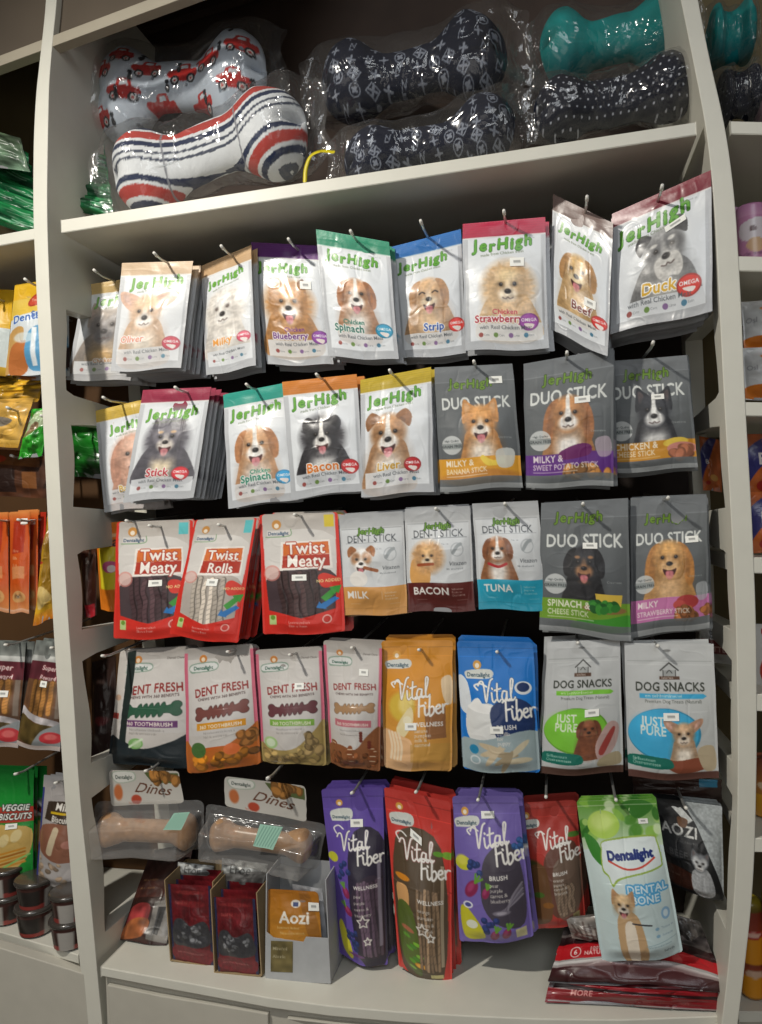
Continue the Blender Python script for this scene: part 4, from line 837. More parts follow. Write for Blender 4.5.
P('fibre_pouch', 'dull red pouch half hidden behind the green and white pouch', 'treat pouch', [(518, 803), (576, 800), (586, 918), (533, 930)], .085, vital('b03c34', 'BRUSH', ['orange', 'papaya', 'carrot &', 'broccoli'], ves4, logo=(.12, .15), head=(.3, .38), dark=([(.4, .4), (.9, .34), (1, .8), (.5, .9), (.3, .7)], '6a4438'), sw=.3), 'doy', rc=.05, stack=2, bulge=.018)
def dlight(c):
    c.im[:] = hx('cfe0dc'); c.vgrad(0, .3, '5f9a34', 'cfe2c8'); c.vgrad(.3, 1, 'd4e4e2', 'c9dcde'); r = random.Random(3)
    for k in range(22): c.ell(r.random(), r.random() * .22, r.uniform(.04, .12), r.uniform(.03, .08), ['4a8a2a', '8fc24a', 'b9dc7a', '2f6f24', 'd9ecc0'][k % 5], r.random() * 3, .3, .85)
    c.ell(.3, .15, .2, .17, 'b4d85a'); c.ell(.28, .13, .14, .11, 'cce47e', 0, .6); c.poly([(.04, .2), (.2, .26), (.24, .4), (.1, .34)], '3f8a34'); c.poly([(.6, .02), (.8, .0), (.95, .04), (.85, .1), (.7, .12)], '3a7a2a')
    c.poly([(.22, .3), (.3, .24), (.85, .23), (.93, .27), (.95, .4), (.88, .44), (.42, .47), (.3, .52), (.26, .46), (.2, .42)], '9ab84a'); c.poly([(.235, .3), (.3, .25), (.84, .24), (.915, .275), (.935, .395), (.87, .43), (.41, .46), (.3, .5), (.27, .45), (.215, .41)], 'e4eeee')
    c.text('Dentalight', .57, .362, .155, '1c2f78', True, .82, .0, out='1c2f78', ow=.004); c.line([(.3, .365), (.5, .415), (.7, .41), (.86, .37)], .022, 'd2402c')
    c.text('DENTAL', .7, .56, .125, 'dff0f6', True, 1, .05, out='4fa8dc', ow=.02); c.text('BONE', .66, .62, .125, 'dff0f6', True, 1, .05, out='4fa8dc', ow=.02)
    c.poly([(.28, .72), (.44, .66), (.56, .74), (.58, 1), (.3, 1)], 'c9a67c'); c.poly([(.36, .76), (.48, .75), (.48, 1), (.37, 1)], 'ecdfcc'); dog(c, .38, .63, .125, 'd6ae7c', 'c08f5c', 'efe4d4', 'e8dac4', 'prick', tongue=True, body=False, tilt=.1, seed=30)
    c.line([(.46, .74), (.68, .76)], .018, '33333a'); c.ell(.87, .71, .055, .075, '8fb8d8'); c.ell(.87, .71, .03, .045, 'd4e6ee')
    for k in range(2): c.ell(.74, .79 + k * .045, .025, .02, '8fb8d0'); tiny(c, .79, .95, .797 + k * .045, .04, '7a96a8')
    tiny(c, .6, .95, .9, .035, '7a96a0'); c.line([(.58, .885), (.95, .87)], .006, '8fb0b8'); tiny(c, .78, .96, .945, .05, '3a4a54'); c.rect(0, .03, 1, .036, 'e0ecd0', .5)
P('dental_bone_pouch', 'green and white pouch with red smile logo and shiba standing upright', 'treat pouch', [(576, 801.4), (655.5, 799), (683, 952), (602.6, 962)], (.035, .03), dlight, 'doy', rc=.04, stack=2, bulge=.022, seed=901, stick=[(.8, .14, .12, .035)])
def ozi(c):
    c.im[:] = hx('1f2022'); c.poly([(.42, -.02), (1.02, -.02), (1.02, .98), (.9, .72), (.62, .24)], 'a9afb0', False); c.grain(.08, 6, 5, 3)
    c.poly([(.0, .3), (.35, .32), (.4, .58), (.1, .6)], '3a3b3e'); c.text('AOZI', .36, .37, .22, 'd6d6d2', True, 1, .06); tiny(c, .3, .66, .44, .05, '8a8a88'); c.text('BEEF', .3, .6, .14, '5f5f60', True, 1, .05)
    c.poly([(.28, .08), (.4, .06), (.58, .2), (.5, .24)], 'c9ccca', False); c.poly([(.36, .18), (.5, .2), (.46, .28), (.36, .27)], '6a4a34'); c.poly([(0, .72), (.5, .76), (.45, .95), (0, .9)], '4a2a20'); tiny(c, .05, .35, .82, .06, '8a7a6c')
    c.poly([(.5, .72), (.75, .68), (.85, .95), (.52, .97)], 'a8aaac'); c.grain(.1, 60, 40, 7); dog(c, .63, .62, .125, '6a6d72', '5a5d62', 'dcdcda', 'b5b8ba', 'prick', mask='c9cbcc', tongue=False, body=False, tilt=.15, seed=31)
P('treat_pouch', 'black and silver pouch with grey husky, tilted against the right side panel', 'treat pouch', [(650, 797), (722, 806), (724, 901), (668, 884)], (.09, .07), ozi, 'doy', rc=.02, stack=2, bulge=.014)
for h in [(352, 793, .02), (416, 792, .02), (478, 800, .02), (546, 797, .03), (616, 800, .02), (686, 808, .04), (268, 778, .02)]: hook(*h)

# ------------------------------------------------------------------ bone cushions in clear bags, on the long upper shelf
def cushion(label, px, py, L, H, rot, Y, art, seed, th=.09, notch=.13, waist=.55, bagx=1.2, bag=True, bagz=1.12, lobes=True, kind='cloth'):
    c0 = at(px, py, Y); sc = at(px + 100, py, Y)[0] - c0[0]; L = L / 100 * sc; H = H / 100 * sc
    n, m = 230, 190; A = Art(420, 420 * H / L, 'ffffff'); art(A)
    S = np.linspace(-1, 1, n)[:, None]; TH = np.linspace(0, math.tau, m, endpoint=False)[None]
    a = np.abs(S); h = waist + (1 - waist) * sst(a, .22, .62); cap = np.sqrt(np.clip(1 - (np.clip(a - .62, 0, 1) / .38) ** 2, 0, 1)); h = h * cap
    t = (.55 + .45 * sst(a, .2, .65)) * cap ** .7
    e = .85; ct, st = np.cos(TH), np.sin(TH)
    z = H * h * np.sign(st) * np.abs(st) ** e; y = -th / 2 * t * ct
    lob = sst(a, .55, 1.0) * (1 - np.abs(st)) * notch if lobes else 0
    x = L * S * (1 - lob)
    nz = vn(n, m, 9, 6, seed) * .010 + vn(n, m, 26, 14, seed + 1) * .004; nz[:, -6:] = nz[:, :6].mean(1, keepdims=True)
    r = 1 + nz * 6 * cap
    z = z * r; y = y * r; x = x + nz * .3
    z = z + H * .06 * np.sin(S * 5 + seed)
    cr, sr = math.cos(rot), math.sin(rot)
    X = x * cr - z * sr; Z = x * sr + z * cr; V = np.stack([X + c0[0], y + c0[1] + 0 * X, Z + c0[2]], -1).reshape(-1, 3)
    i = np.arange(n - 1)[:, None] * m + np.arange(m)[None]; j = np.arange(n - 1)[:, None] * m + (np.arange(m)[None] + 1) % m
    Fc = np.stack([i.ravel(), j.ravel(), j.ravel() + m, i.ravel() + m], 1)
    ui = np.clip(((x / L + 1) / 2 * A.w), 0, A.w - 1).astype(int) + 0 * TH.astype(int); vi = np.clip((1 - z / H) / 2 * A.h, 0, A.h - 1).astype(int)
    colr = A.im[vi, ui].reshape(-1, 3)
    base = (c0[0], c0[1], V[:, 2].min())
    o = mk('bone_cushion', V, Fc, printed(kind), None, base, True, colr); tag(o, label, 'cushion', 'bone shaped cushions')
    if bag:
        n2, m2 = 90, 60; S = np.linspace(-bagx, bagx, n2)[:, None]; TH = np.linspace(0, math.tau, m2, endpoint=False)[None]; a = np.abs(S)
        hh = bagz * (.8 + .2 * sst(a, .2, .6)) * (1 - .25 * sst(a, .95, bagx)) ; tt = 1.12 * (.7 + .3 * sst(a, .2, .6)) * (1 - sst(a, .85, bagx * .96) * .95)
        q = vn(n2, m2, 9, 7, seed + 7) * .28 + vn(n2, m2, 22, 18, seed + 8) * .10; q[:, -8:] = q[:, -8:] * np.linspace(1, 0, 8) + q[:, :1] * np.linspace(0, 1, 8)
        z = H * hh * np.sin(TH) * (1 + q * .5); y = -th / 2 * tt * np.cos(TH) * (1 + q) - .002; x = L * S * (1 + .04 * np.sin(TH * 3 + seed)) + q * .02 
        X = x * cr - z * sr; Z = x * sr + z * cr
        Z = np.maximum(Z + c0[2], base[2] - .001)
        V = np.stack([X + c0[0], y + c0[1] + 0 * X, Z], -1).reshape(-1, 3)
        i = np.arange(n2 - 1)[:, None] * m2 + np.arange(m2)[None]; j = np.arange(n2 - 1)[:, None] * m2 + (np.arange(m2)[None] + 1) % m2
        Fc = np.stack([i.ravel(), j.ravel(), j.ravel() + m2, i.ravel() + m2], 1)
        mk('plastic_bag', V, Fc, clear(), o, base, True)
    return o
def car(c, x, y, s, r=0):
    s0 = s
    c.poly([(x - s, y + .02), (x - s * .95, y - s * .5), (x - s * .4, y - s * .6), (x - s * .2, y - s * 1.3), (x + s * .5, y - s * 1.3), (x + s * .6, y - s * .5), (x + s, y - s * .4), (x + s, y + .05), (x, y + .08)], 'c2302c'); c.poly([(x - s * .05, y - s * 1.1), (x + s * .35, y - s * 1.1), (x + s * .4, y - s * .6), (x - s * .15, y - s * .6)], 'dfe8ee', False)
    for k in (-.55, .6): c.ell(x + s * k, y + .06, s * .32, s * .32, '2a2a30'); c.ell(x + s * k, y + .06, s * .18, s * .18, 'e8e4e0'); c.ell(x + s * k, y + .06, s * .09, s * .09, 'c2302c')
def cars(c):
    c.im[:] = hx('c9d3de')
    for k, (x, y, s) in enumerate([(.1, .34, .075), (.24, .6, .08), (.08, .8, .07), (.36, .36, .07), (.42, .72, .075), (.56, .46, .08), (.66, .78, .07), (.72, .4, .075), (.86, .66, .08), (.9, .3, .07), (.22, .2, .06)]): car(c, x, y, s)
    for k in range(16): x, y = (k * .37 + .1) % 1, (k * .53 + .05) % 1; c.ell(x, y, .012, .02, '26282e'); c.ell(x, y - .06, .012, .012, '26282e'); c.ell((x + .11) % 1, y, .01, .01, '7f8a96')
def stripes(c):
    seq = [('dfe2e4', 3), ('2a3450', 1.6), ('dfe2e4', 1), ('b5433c', 3), ('dfe2e4', 1), ('2a3450', 1.6), ('dfe2e4', 1.4), ('4a5060', .8), ('dfe2e4', 1.2), ('4a5060', .8), ('dfe2e4', 1.4)]
    tot = sum(w for _, w in seq); yy = (c.Y / c.A + np.where(c.X < .3, (c.X - .3) * -.5, np.where(c.X > .68, (c.X - .68) * .6, 0)) * 1.2 + .02 * np.sin(c.X * 9)) * 1.55
    f = (yy % 1) * tot; acc = 0
    for col, w in seq: mm = (f >= acc) & (f < acc + w); c.im[mm] = hx(col); acc += w
    for x in (.3, .68): c.line([(x, 0), (x + .02, .5), (x, 1)], .008, '8a8c92')
def mono(c):
    c.im[:] = hx('0e1428'); g = '8f95a2'
    k = 0
    for j in range(6):
        for i in range(11):
            x = (i + (.5 if j % 2 else 0)) / 10.5 + .02 * math.sin(j * 3 + i); y = (j + .5) / 6; k = (i * 2 + j * 3) % 5; s = .026
            if k in (0, 3):
                for r in range(4): a = r * math.pi / 2 + .3; c.ell(x + math.cos(a) * s * .5, y + math.sin(a) * s * .5 / c.A, s * .5, s * .22, g, a)
                if k == 3: c.line([(x - s * 1.3, y), (x, y - s * 1.3 / c.A), (x + s * 1.3, y), (x, y + s * 1.3 / c.A), (x - s * 1.3, y)], .006, g, False)
            elif k == 1:
                c.ell(x, y, s * 1.1, s * 1.25, g); c.ell(x, y, s * .9, s * 1.05, '0e1428')
                for r in range(4): a = r * math.pi / 2 + .7; c.ell(x + math.cos(a) * s * .35, y + math.sin(a) * s * .35 / c.A, s * .35, s * .25, g, a)
            elif k == 2: c.text('L', x - .008, y + .05, .06, g, False, .9, 0, .3); c.text('V', x + .01, y + .02, .055, g, False, .9)
            else: c.ell(x, y, s * .35, s * .35, g); c.line([(x - s * .8, y), (x + s * .8, y)], .007, g); c.line([(x, y - s * .8 / c.A), (x, y + s * .8 / c.A)], .007, g)
def dots(c):
    c.im[:] = hx('0f1424')
    for j in range(8):
        for i in range(22): c.ell((i + (.5 if j % 2 else 0)) / 21, (j + .5) / 8, .0058, .0058, 'c9ccd6')
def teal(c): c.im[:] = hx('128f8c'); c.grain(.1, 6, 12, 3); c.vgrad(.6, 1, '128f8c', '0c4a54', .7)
ZS = 1.184
cushion('navy monogram bone cushion in clear bag, resting on the shelf', 428, 146, 90, 33, .13, .085, mono, 3, th=.10)
cushion('navy monogram bone cushion in clear bag, on top of the other monogram one', 412, 72, 96, 42, .05, .17, mono, 5, th=.11)
cushion('striped red white and blue bone cushion in clear bag', 208, 153, 101, 43, .16, .08, stripes, 7, th=.11, waist=.62)
cushion('white bone cushion printed with red cars in clear bag', 180, 88, 88, 46, -.02, .17, cars, 9, th=.11, waist=.5)
cushion('navy bone cushion with white dots below the teal cushion, inside left of curved upright', 614, 101, 85, 33, .05, .08, dots, 11, th=.10, waist=.75, bagx=1.08)
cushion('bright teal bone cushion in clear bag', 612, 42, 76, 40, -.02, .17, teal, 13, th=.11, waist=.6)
cushion('navy dotted cushion beyond the curved upright, in the right bay', 738, 96, 22, 28, .05, .09, dots, 15, th=.09, waist=.9, lobes=False)
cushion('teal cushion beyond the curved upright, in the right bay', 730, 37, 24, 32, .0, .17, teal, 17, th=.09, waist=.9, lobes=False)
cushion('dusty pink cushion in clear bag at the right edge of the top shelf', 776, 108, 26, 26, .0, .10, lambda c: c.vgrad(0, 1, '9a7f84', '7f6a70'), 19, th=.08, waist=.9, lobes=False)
# yellow cable tie loop between the cushions
v, f = [], []
pts = [at(x, y, .03) for x, y in catmull([(305, 181), (306, 168), (311, 156), (321, 151), (333, 152)], False, 6)]
V = []; Fc = []
for i, p in enumerate(pts):
    for k in range(6): V.append(p + .0035 * np.array([math.cos(k * math.tau / 6), math.sin(k * math.tau / 6) * .6, math.sin(k * math.tau / 6)]))
    if i: Fc += [((i - 1) * 6 + k, (i - 1) * 6 + (k + 1) % 6, i * 6 + (k + 1) % 6, i * 6 + k) for k in range(6)]
tag(mk('cable_tie', V, Fc, plain('yellow_plastic', 'c9b81e', .4), None, pts[0], True), 'yellow plastic strap end sticking out beside the striped cushion', 'strap')
# folded green bags at the left end of the same shelf
def green(sd):
    def f(c):
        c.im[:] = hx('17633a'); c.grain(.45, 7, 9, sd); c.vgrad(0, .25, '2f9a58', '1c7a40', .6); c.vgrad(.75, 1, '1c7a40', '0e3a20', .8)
        r = random.Random(sd)
        for k in range(9): x, y = r.random(), r.random(); c.line([(x, y), (x + .12, y + .06), (x + .2, y + .03)], .012, 'a8d0b4', al=.7)  # pale streaks are glare lines painted into the bag colour
    return f
GR = 'green plastic bags folded on the upper shelf'
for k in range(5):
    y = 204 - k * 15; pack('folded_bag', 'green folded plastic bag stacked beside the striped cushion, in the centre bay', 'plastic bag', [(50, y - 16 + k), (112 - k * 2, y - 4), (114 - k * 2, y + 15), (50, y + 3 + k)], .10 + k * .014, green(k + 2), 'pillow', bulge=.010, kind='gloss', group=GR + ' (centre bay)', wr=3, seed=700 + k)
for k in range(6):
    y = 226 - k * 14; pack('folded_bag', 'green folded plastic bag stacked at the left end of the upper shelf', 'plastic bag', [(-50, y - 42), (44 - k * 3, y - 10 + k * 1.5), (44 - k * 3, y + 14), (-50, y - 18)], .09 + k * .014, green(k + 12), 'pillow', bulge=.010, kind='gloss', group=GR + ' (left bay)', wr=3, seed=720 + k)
pack('folded_bag', 'clear crumpled plastic bag lying on top of the green bags', 'plastic bag', [(-50, 118), (20, 138), (30, 172), (-50, 160)], .072, lambda c: (c.vgrad(0, 1, '4a5a44', '6f8a74'), c.grain(.4, 8, 8, 4)), 'pillow', bulge=.02, kind='gloss', wr=3, seed=740)

# ------------------------------------------------------------------ rawhide bone packs
def bonepack(label, card, tray, bone, st, Y, sd):
    A = Art(160, 66, 'b5b1aa'); c = A
    c.vgrad(0, 1, 'aaa69f', 'bdbab3'); c.poly([(.5, .05), (.98, .08), (.98, .4), (.6, .35)], '4f5a34', False); chunks(c, .78, .22, .16, .12, '9a6a34', 14, sd); c.poly([(.05, .06), (.35, .05), (.36, .3), (.1, .36)], '9aa496'); c.poly([(.065, .08), (.335, .07), (.34, .28), (.11, .34)], 'c4c4be'); c.text('Dentalight', .21, .25, .06, '3f4a44', True, .9)
    c.ell(.12, .62, .06, .09, 'b0643a', 0, .4); c.text('Dines', .58, .68, .17, '5a3626', False, 1.25, .1, .6); c.ell(.36, .84, .07, .055, 'a8442e', 0, .3); tiny(c, .25, .5, .98, .05, 'a8442e')
    root = empty('bone_pack', at(*card[0], Y)); tag(root, label, 'dog chew', 'rawhide bones in clear trays')
    S = Surf(card, (Y,) * 4, .001, 'card', sd, .3, rc=.05); P = S.grid(A.h, A.w, rough=False)
    mk('backing_card', P.reshape(-1, 3), gridfaces(A.h, A.w), printed('paper'), root, P[0, 0], True, A.im.reshape(-1, 3))
    # bone
    (x0, y0), (x1, y1), r = bone; a, b = at(x0, y0, Y - .012), at(x1, y1, Y - .012); R = (at(x0 + r, y0, Y)[0] - at(x0, y0, Y)[0]); n, m = 90, 40; V = []; C_ = []
    S_ = np.linspace(0, 1, n); q = np.abs(S_ - .5) * 2; rad = R * (.58 + .42 * sst(q, .45, .85)) * np.sqrt(np.clip(1 - (np.clip(q - .8, 0, 1) / .2) ** 2, 0.0, 1)) + 1e-5
    d = (b - a); nn = np.array([-d[2], 0, d[0]]); nn /= np.linalg.norm(nn); W_ = vn(n, m, 12, 8, sd) * .12; fx = vn(n, m, 30, 12, sd + 1)
    for i in range(n):
        for k in range(m):
            t = k * math.tau / m; kn = 1 + .16 * math.cos(2 * t) * (q[i] > .55) * sst(q[i], .55, .8); rr = rad[i] * (1 + W_[i, k] * math.sin(t / 2) ** 2)
            V.append(a + d * S_[i] + nn * (math.sin(t) * rr * kn) + np.array([0, -math.cos(t) * rr * .8, 0])); C_.append(hx('b08a66') * (1 + .16 * fx[i, k]))
    i = np.arange(n - 1)[:, None] * m + np.arange(m)[None]; j = np.arange(n - 1)[:, None] * m + (np.arange(m)[None] + 1) % m
    mk('rawhide_bone', np.array(V), np.stack([i.ravel(), j.ravel(), j.ravel() + m, i.ravel() + m], 1), printed('film'), root, (a + b) / 2, True, np.array(C_))
    # clear tray
    q4 = tray; S = Surf(q4, (Y - .003,) * 4, R * 2.1, 'card', sd + 3, .5, rc=.06); h, w = 60, 110; u = np.linspace(0, 1, w)[None]; v = np.linspace(0, 1, h)[:, None]
    P = S.grid(h, w, rough=False); D = sst(v, .2, .36) * (1 - sst(v, .9, .99)) * sst(u, .02, .08) * (1 - sst(u, .92, .98)) * (R * 1.95) * (.8 + .2 * np.abs(np.cos(u * math.pi))) + vn(h, w, 8, 14, sd + 5) * .002
    mk('clear_tray', (P + S.n * D[..., None]).reshape(-1, 3), gridfaces(h, w), clear('blister', 7, .004, .05, (.95, .94, .92), .12, .12), root, P[0, 0], True)
    T = Art(34, 26, 'a8d4c0'); [T.line([(.05 + k * .13, .9), (.2 + k * .13, .1)], .03, '5a8a7a', al=.8) for k in range(7)]
    S = Surf(st, (Y - .012 - R * 1.75,) * 4, 0, 'card', sd); P = S.grid(26, 34, rough=False); mk('price_sticker', P.reshape(-1, 3), gridfaces(26, 34), printed('paper'), root, P[0, 0], True, T.im.reshape(-1, 3))
    return root
bonepack('rawhide bone in clear tray, left one beside the left upright', [(109, 770), (179, 771), (184, 803), (111, 806)], [(95, 801), (205, 800), (202, 850), (95, 848)], ((100, 829), (196, 832), 17), [(174, 813), (190, 812), (181, 830), (163, 830)], .075, 21)
bonepack('rawhide bone in clear tray, right one above the orange bag carton', [(224, 776), (306, 786), (307, 822), (225, 806)], [(205, 803), (328, 824), (318, 871), (206, 848)], ((211, 833), (312, 847), 17), [(260, 824), (283, 827), (273, 850), (253, 846)], .07, 25)
hook(146, 771, .04); hook(268, 779, .03)

# ------------------------------------------------------------------ things standing on the base shelf
def dk1(c):
    c.im[:] = hx('3a2420'); c.vgrad(0, .5, '2a1c1a', '54302a'); c.poly([(.05, .62), (.5, .58), (.5, .8), (.1, .9)], '9a3a3a'); c.poly([(.1, .78), (.55, .74), (.5, .93), (0, .98)], '9a5a34'); c.poly([(.6, .55), (1, .5), (1, .98), (.6, .95)], '77736e', False); c.poly([(.7, .6), (.85, .6), (.8, .9), (.7, .88)], '2a2826', False); tiny(c, .1, .6, .3, .08, 'a07a50'); tiny(c, .1, .6, .4, .08, 'a07a50'); c.grain(.25, 14, 10, 4)
zf = ZB
pack('treat_pouch', 'dark brown meat treat pouch leaning in the corner left of the cartons', 'treat pouch', [(148, 858), (186, 852), (166, 946), (119, 940)], (.14, .14, .066, .068), dk1, 'doy', stack=3, dy=.012, slabel='dark treat pouch leaning behind the brown meat pouch in the corner', kind='film', bulge=.01)
KR = plain('kraft_board', 'a08a68', .8, .0003, 90, var=.06); GB = plain('grey_carton', 'aeb0b2', .6, .0003, 60, var=.04)
def carton(label, q, Y, dep, mat, fronth=0, side=True, art=None, backh=0):
    """q: front opening TL TR BR BL in pixels at depth Y"""
    A_, B_, C_, D_ = [at(*p, Y) for p in q]; root = empty('display_carton', (D_ + C_) / 2); tag(root, label, 'carton')
    dv = np.array([0, dep, 0]); t = .0016
    def board(n, pts, th):
        pts = [np.array(p) for p in pts]; nrm = np.cross(pts[1] - pts[0], pts[3] - pts[0]); nrm /= np.linalg.norm(nrm); Q = [p + nrm * th for p in pts]; k = len(pts)
        return mk(n, pts + Q, [tuple(range(k)), tuple(range(k, 2 * k))[::-1]] + [(i, (i + 1) % k, k + (i + 1) % k, k + i) for i in range(k)], mat, root, pts[0])
    up = np.array([0, 0, backh])
    board('side_panel', [A_, A_ + dv, D_ + dv, D_], t); board('side_panel', [B_, B_ + dv, C_ + dv, C_], t); board('back_panel', [A_ + dv + up, B_ + dv + up, C_ + dv, D_ + dv], t); board('bottom_panel', [D_, C_, C_ + dv, D_ + dv], t)
    if fronth:
        fA = D_ + (A_ - D_) * fronth; fB = C_ + (B_ - C_) * fronth * .95; m1 = fA + (fB - fA) * .08; 
        pts = [fA, fA + (fB - fA) * .12 - (A_ - D_) * .05, fA + (fB - fA) * .6 - (A_ - D_) * .06, fA + (fB - fA) * .64 - (A_ - D_) * .01, fB, C_, D_]
        dv2 = np.array([0, -.0016, 0]); k = len(pts); mk('front_lip', pts + [p + dv2 for p in pts], [tuple(range(k)), tuple(range(k, 2 * k))[::-1]] + [(i, (i + 1) % k, k + (i + 1) % k, k + i) for i in range(k)], mat, root, pts[0])
        if art:
            P = [D_ + (A_ - D_) * v + (C_ - D_) * u + np.array([0, -.0024, 0]) for u, v in ((.08, .5 * fronth + .15), (.42, .5 * fronth + .15), (.42, .09), (.08, .09))]
            T = Art(30, 40, art); T.grain(.2, 6, 5, 3); tiny(T, .1, .9, .3, .2, 'c9c0a0'); tiny(T, .1, .9, .55, .2, 'c9c0a0'); S_ = np.linspace(0, 1, 30)[None]; V_ = np.linspace(0, 1, T.h)[:, None]
            G = sum(P[k_][None, None] * w_[..., None] for k_, w_ in enumerate([(1 - S_) * (1 - V_), S_ * (1 - V_), S_ * V_, (1 - S_) * V_])); mk('printed_panel', G.reshape(-1, 3), gridfaces(T.h, 30), printed('paper'), root, P[0], True, T.im.reshape(-1, 3))
    return root
def redcard(sd):
    def f(c):
        c.im[:] = hx('64191f'); c.grain(.25, 7, 5, sd); c.rect(0, 0, .06, 1, '2a2c4a'); c.rect(.93, 0, 1, 1, '2a2c4a'); c.ell(.5, .1, .35, .05, '7f2a2c', 0, .4); c.ell(.5, .24, .36, .07, '762226', 0, .4)
        c.text('ROYAL', .5, .28, .18, '6a1c20', True, .9) if 0 else tiny(c, .15, .9, .25, .1, 'b05a54', n=8)
        c.poly([(.1, .48), (.3, .42), (.5, .5), (.8, .44), (.92, .55), (.9, .74), (.1, .76)], '3a3a3e'); chunks(c, .5, .6, .3, .1, '77787c', 16, sd, .6); c.poly([(.1, .78), (.9, .8), (.9, .97), (.1, .95)], '702028'); tiny(c, .15, .85, .87, .07, 'c98a84'); c.grain(.12, 40, 30, sd + 1)
    return f
Y1, Y2 = on(195, 966, ZB)[1], on(240, 977, ZB)[1]
carton('brown board carton holding red pouches, left of the two red cartons', [(165, 880), (213, 882), (216, 968), (171, 961)], Y1 + .004, .075, KR)
pack('treat_pouch', 'red and grey printed pouch filling the left brown carton', 'treat pouch', [(168, 884), (211, 886), (214, 966), (173, 961)], Y1 + .006, redcard(3), 'flat', bulge=.006, kind='film', stack=3, dy=.014)
carton('brown board carton holding red pouches, right of the two red cartons', [(211, 890), (257, 893), (262, 977), (215, 973)], Y2 + .004, .075, KR)
pack('treat_pouch', 'red and grey printed pouch filling the right brown carton', 'treat pouch', [(214, 897), (255, 899), (259, 975), (218, 971)], Y2 + .006, redcard(8), 'flat', bulge=.006, kind='film', stack=3, dy=.014)
def silver(c): c.im[:] = hx('a9adae'); c.grain(.5, 9, 12, 6); c.poly([(0, .5), (1, .3), (1, 1), (0, 1)], '4a4644', al=.6); tiny(c, .2, .8, .4, .25, '3a3a3a')
pack('treat_pouch', 'shiny silver pouch top showing above the left brown carton', 'treat pouch', [(178, 862), (214, 866), (212, 886), (176, 884)], Y1 + .055, silver, 'pillow', bulge=.006, kind='gloss')
pack('treat_pouch', 'shiny silver pouch top showing above the right brown carton', 'treat pouch', [(222, 858), (268, 864), (262, 892), (220, 890)], Y2 + .06, silver, 'pillow', bulge=.006, kind='gloss')
Y3 = on(300, 981, ZB)[1]
carton('grey display carton with cut down front holding an orange pouch', [(267, 874), (326, 880), (331, 983), (266, 980)], Y3, .06, GB, fronth=.46, art='6f6440')
def aoz(c):
    c.im[:] = hx('b87a24'); c.vgrad(0, 1, 'b06f20', 'c48a34'); c.poly([(.62, 0), (.8, 0), (1, .8), (.8, .8)], '8a5a2c', al=.5); c.ell(.55, .22, .09, .07, 'e6e0d4'); c.rect(.5, .2, .6, .26, '3a4a7a'); c.text('Aozi', .53, .52, .3, 'f4efe4', True, .95); tiny(c, .2, .85, .62, .07, 'e0c890'); tiny(c, .25, .8, .7, .06, 'e0c890'); c.rect(.2, .85, .8, 1, '9a6a24')
pack('treat_pouch', 'orange pouch with white lettering standing in the grey carton', 'treat pouch', [(267, 889), (318, 892), (323, 952), (268, 950)], Y3 + .006, aoz, 'doy', bulge=.006, rc=.06, stick=[(.9, .25, .22, .14)])
pack('treat_pouch', 'grey silver pouch tilted behind the orange pouch in the carton', 'treat pouch', [(292, 884), (322, 889), (328, 942), (298, 942)], Y3 + .02, lambda c: (c.vgrad(0, 1, 'b0b2b6', '9a9ca2'), c.grain(.15, 8, 6, 3)), 'doy', bulge=.006)
# big red bags lying at the right end
def redbag(c):
    c.im[:] = hx('2a1214'); c.vgrad(0, .3, '6a6260', '5a5250'); c.grain(.4, 9, 22, 5); c.poly([(0, .42), (.1, .4), (.5, .42), (1, .48), (1, .7), (0, .66)], 'b81c24', False); c.text('100%', .26, .54, .036, 'e9c8c4', True); c.text('NATURAL', .27, .615, .036, 'e9c8c4', True)
    c.ell(.13, .55, .035, .035, 'e9d4d0'); c.ell(.13, .55, .029, .029, 'b81c24'); c.text('6', .13, .59, .045, 'f0e0dc', True); c.ell(.75, .6, .03, .03, 'd46a64', al=.6)
    c.poly([(0, .66), (1, .7), (1, .82), (0, .79)], 'a9a6a4', False); c.poly([(0, .69), (.4, .71), (1, .75), (1, .78), (0, .74)], 'e0dedc', False, al=.8); c.poly([(0, .79), (1, .82), (1, 1), (0, 1)], '2c1012', False); c.ell(.5, .85, .45, .04, '5a2a2c', 0, .8, .7)
def redbag2(c):
    c.im[:] = hx('3a0f14'); c.grain(.6, 5, 20, 9); c.vgrad(.35, 1, '9a1420', '7a101a'); c.poly([(.0, .3), (.2, .4), (.6, .5), (1, .5), (1, .62), (0, .5)], '2a0c10'); c.text('MORE', .2, .72, .045, 'e0a09a', True); c.line([(.02, .92), (.5, .96), (.98, .97)], .008, '9a9492'); tiny(c, .5, .9, .85, .03, 'c06a64')
pack('large_treat_bag', 'large red and silver treat bag lying on top of another at the right end', 'treat bag', [(566, 922, .045), (706, 938, .05), (731, 992, .012), (547, 981, .010)], 0, redbag, 'pillow', bulge=.02, kind='gloss', wr=3, seed=51)
pack('large_treat_bag', 'large dark red treat bag lying flat underneath the red and silver bag', 'treat bag', [(552, 972, .014), (726, 984, .016), (724, 1011, ZB + .003), (544, 1002, ZB + .003)], 0, redbag2, 'pillow', bulge=.012, kind='gloss', wr=3, seed=52)
pack('treat_pouch', 'clear pouch with brown strips lying behind the green and white pouch', 'treat pouch', [(566, 918), (612, 912), (618, 945), (572, 938)], .07, lambda c: (c.vgrad(0, 1, '9a948e', '6a605a'), [c.line([(.1 + k * .12, .3 + .1 * math.sin(k * 2)), (.16 + k * .11, .6), (.1 + k * .13, .8)], .05, '3a2a26', al=.6) for k in range(7)], c.grain(.3, 9, 9, 2)), 'pillow', bulge=.012, kind='film', wr=2)
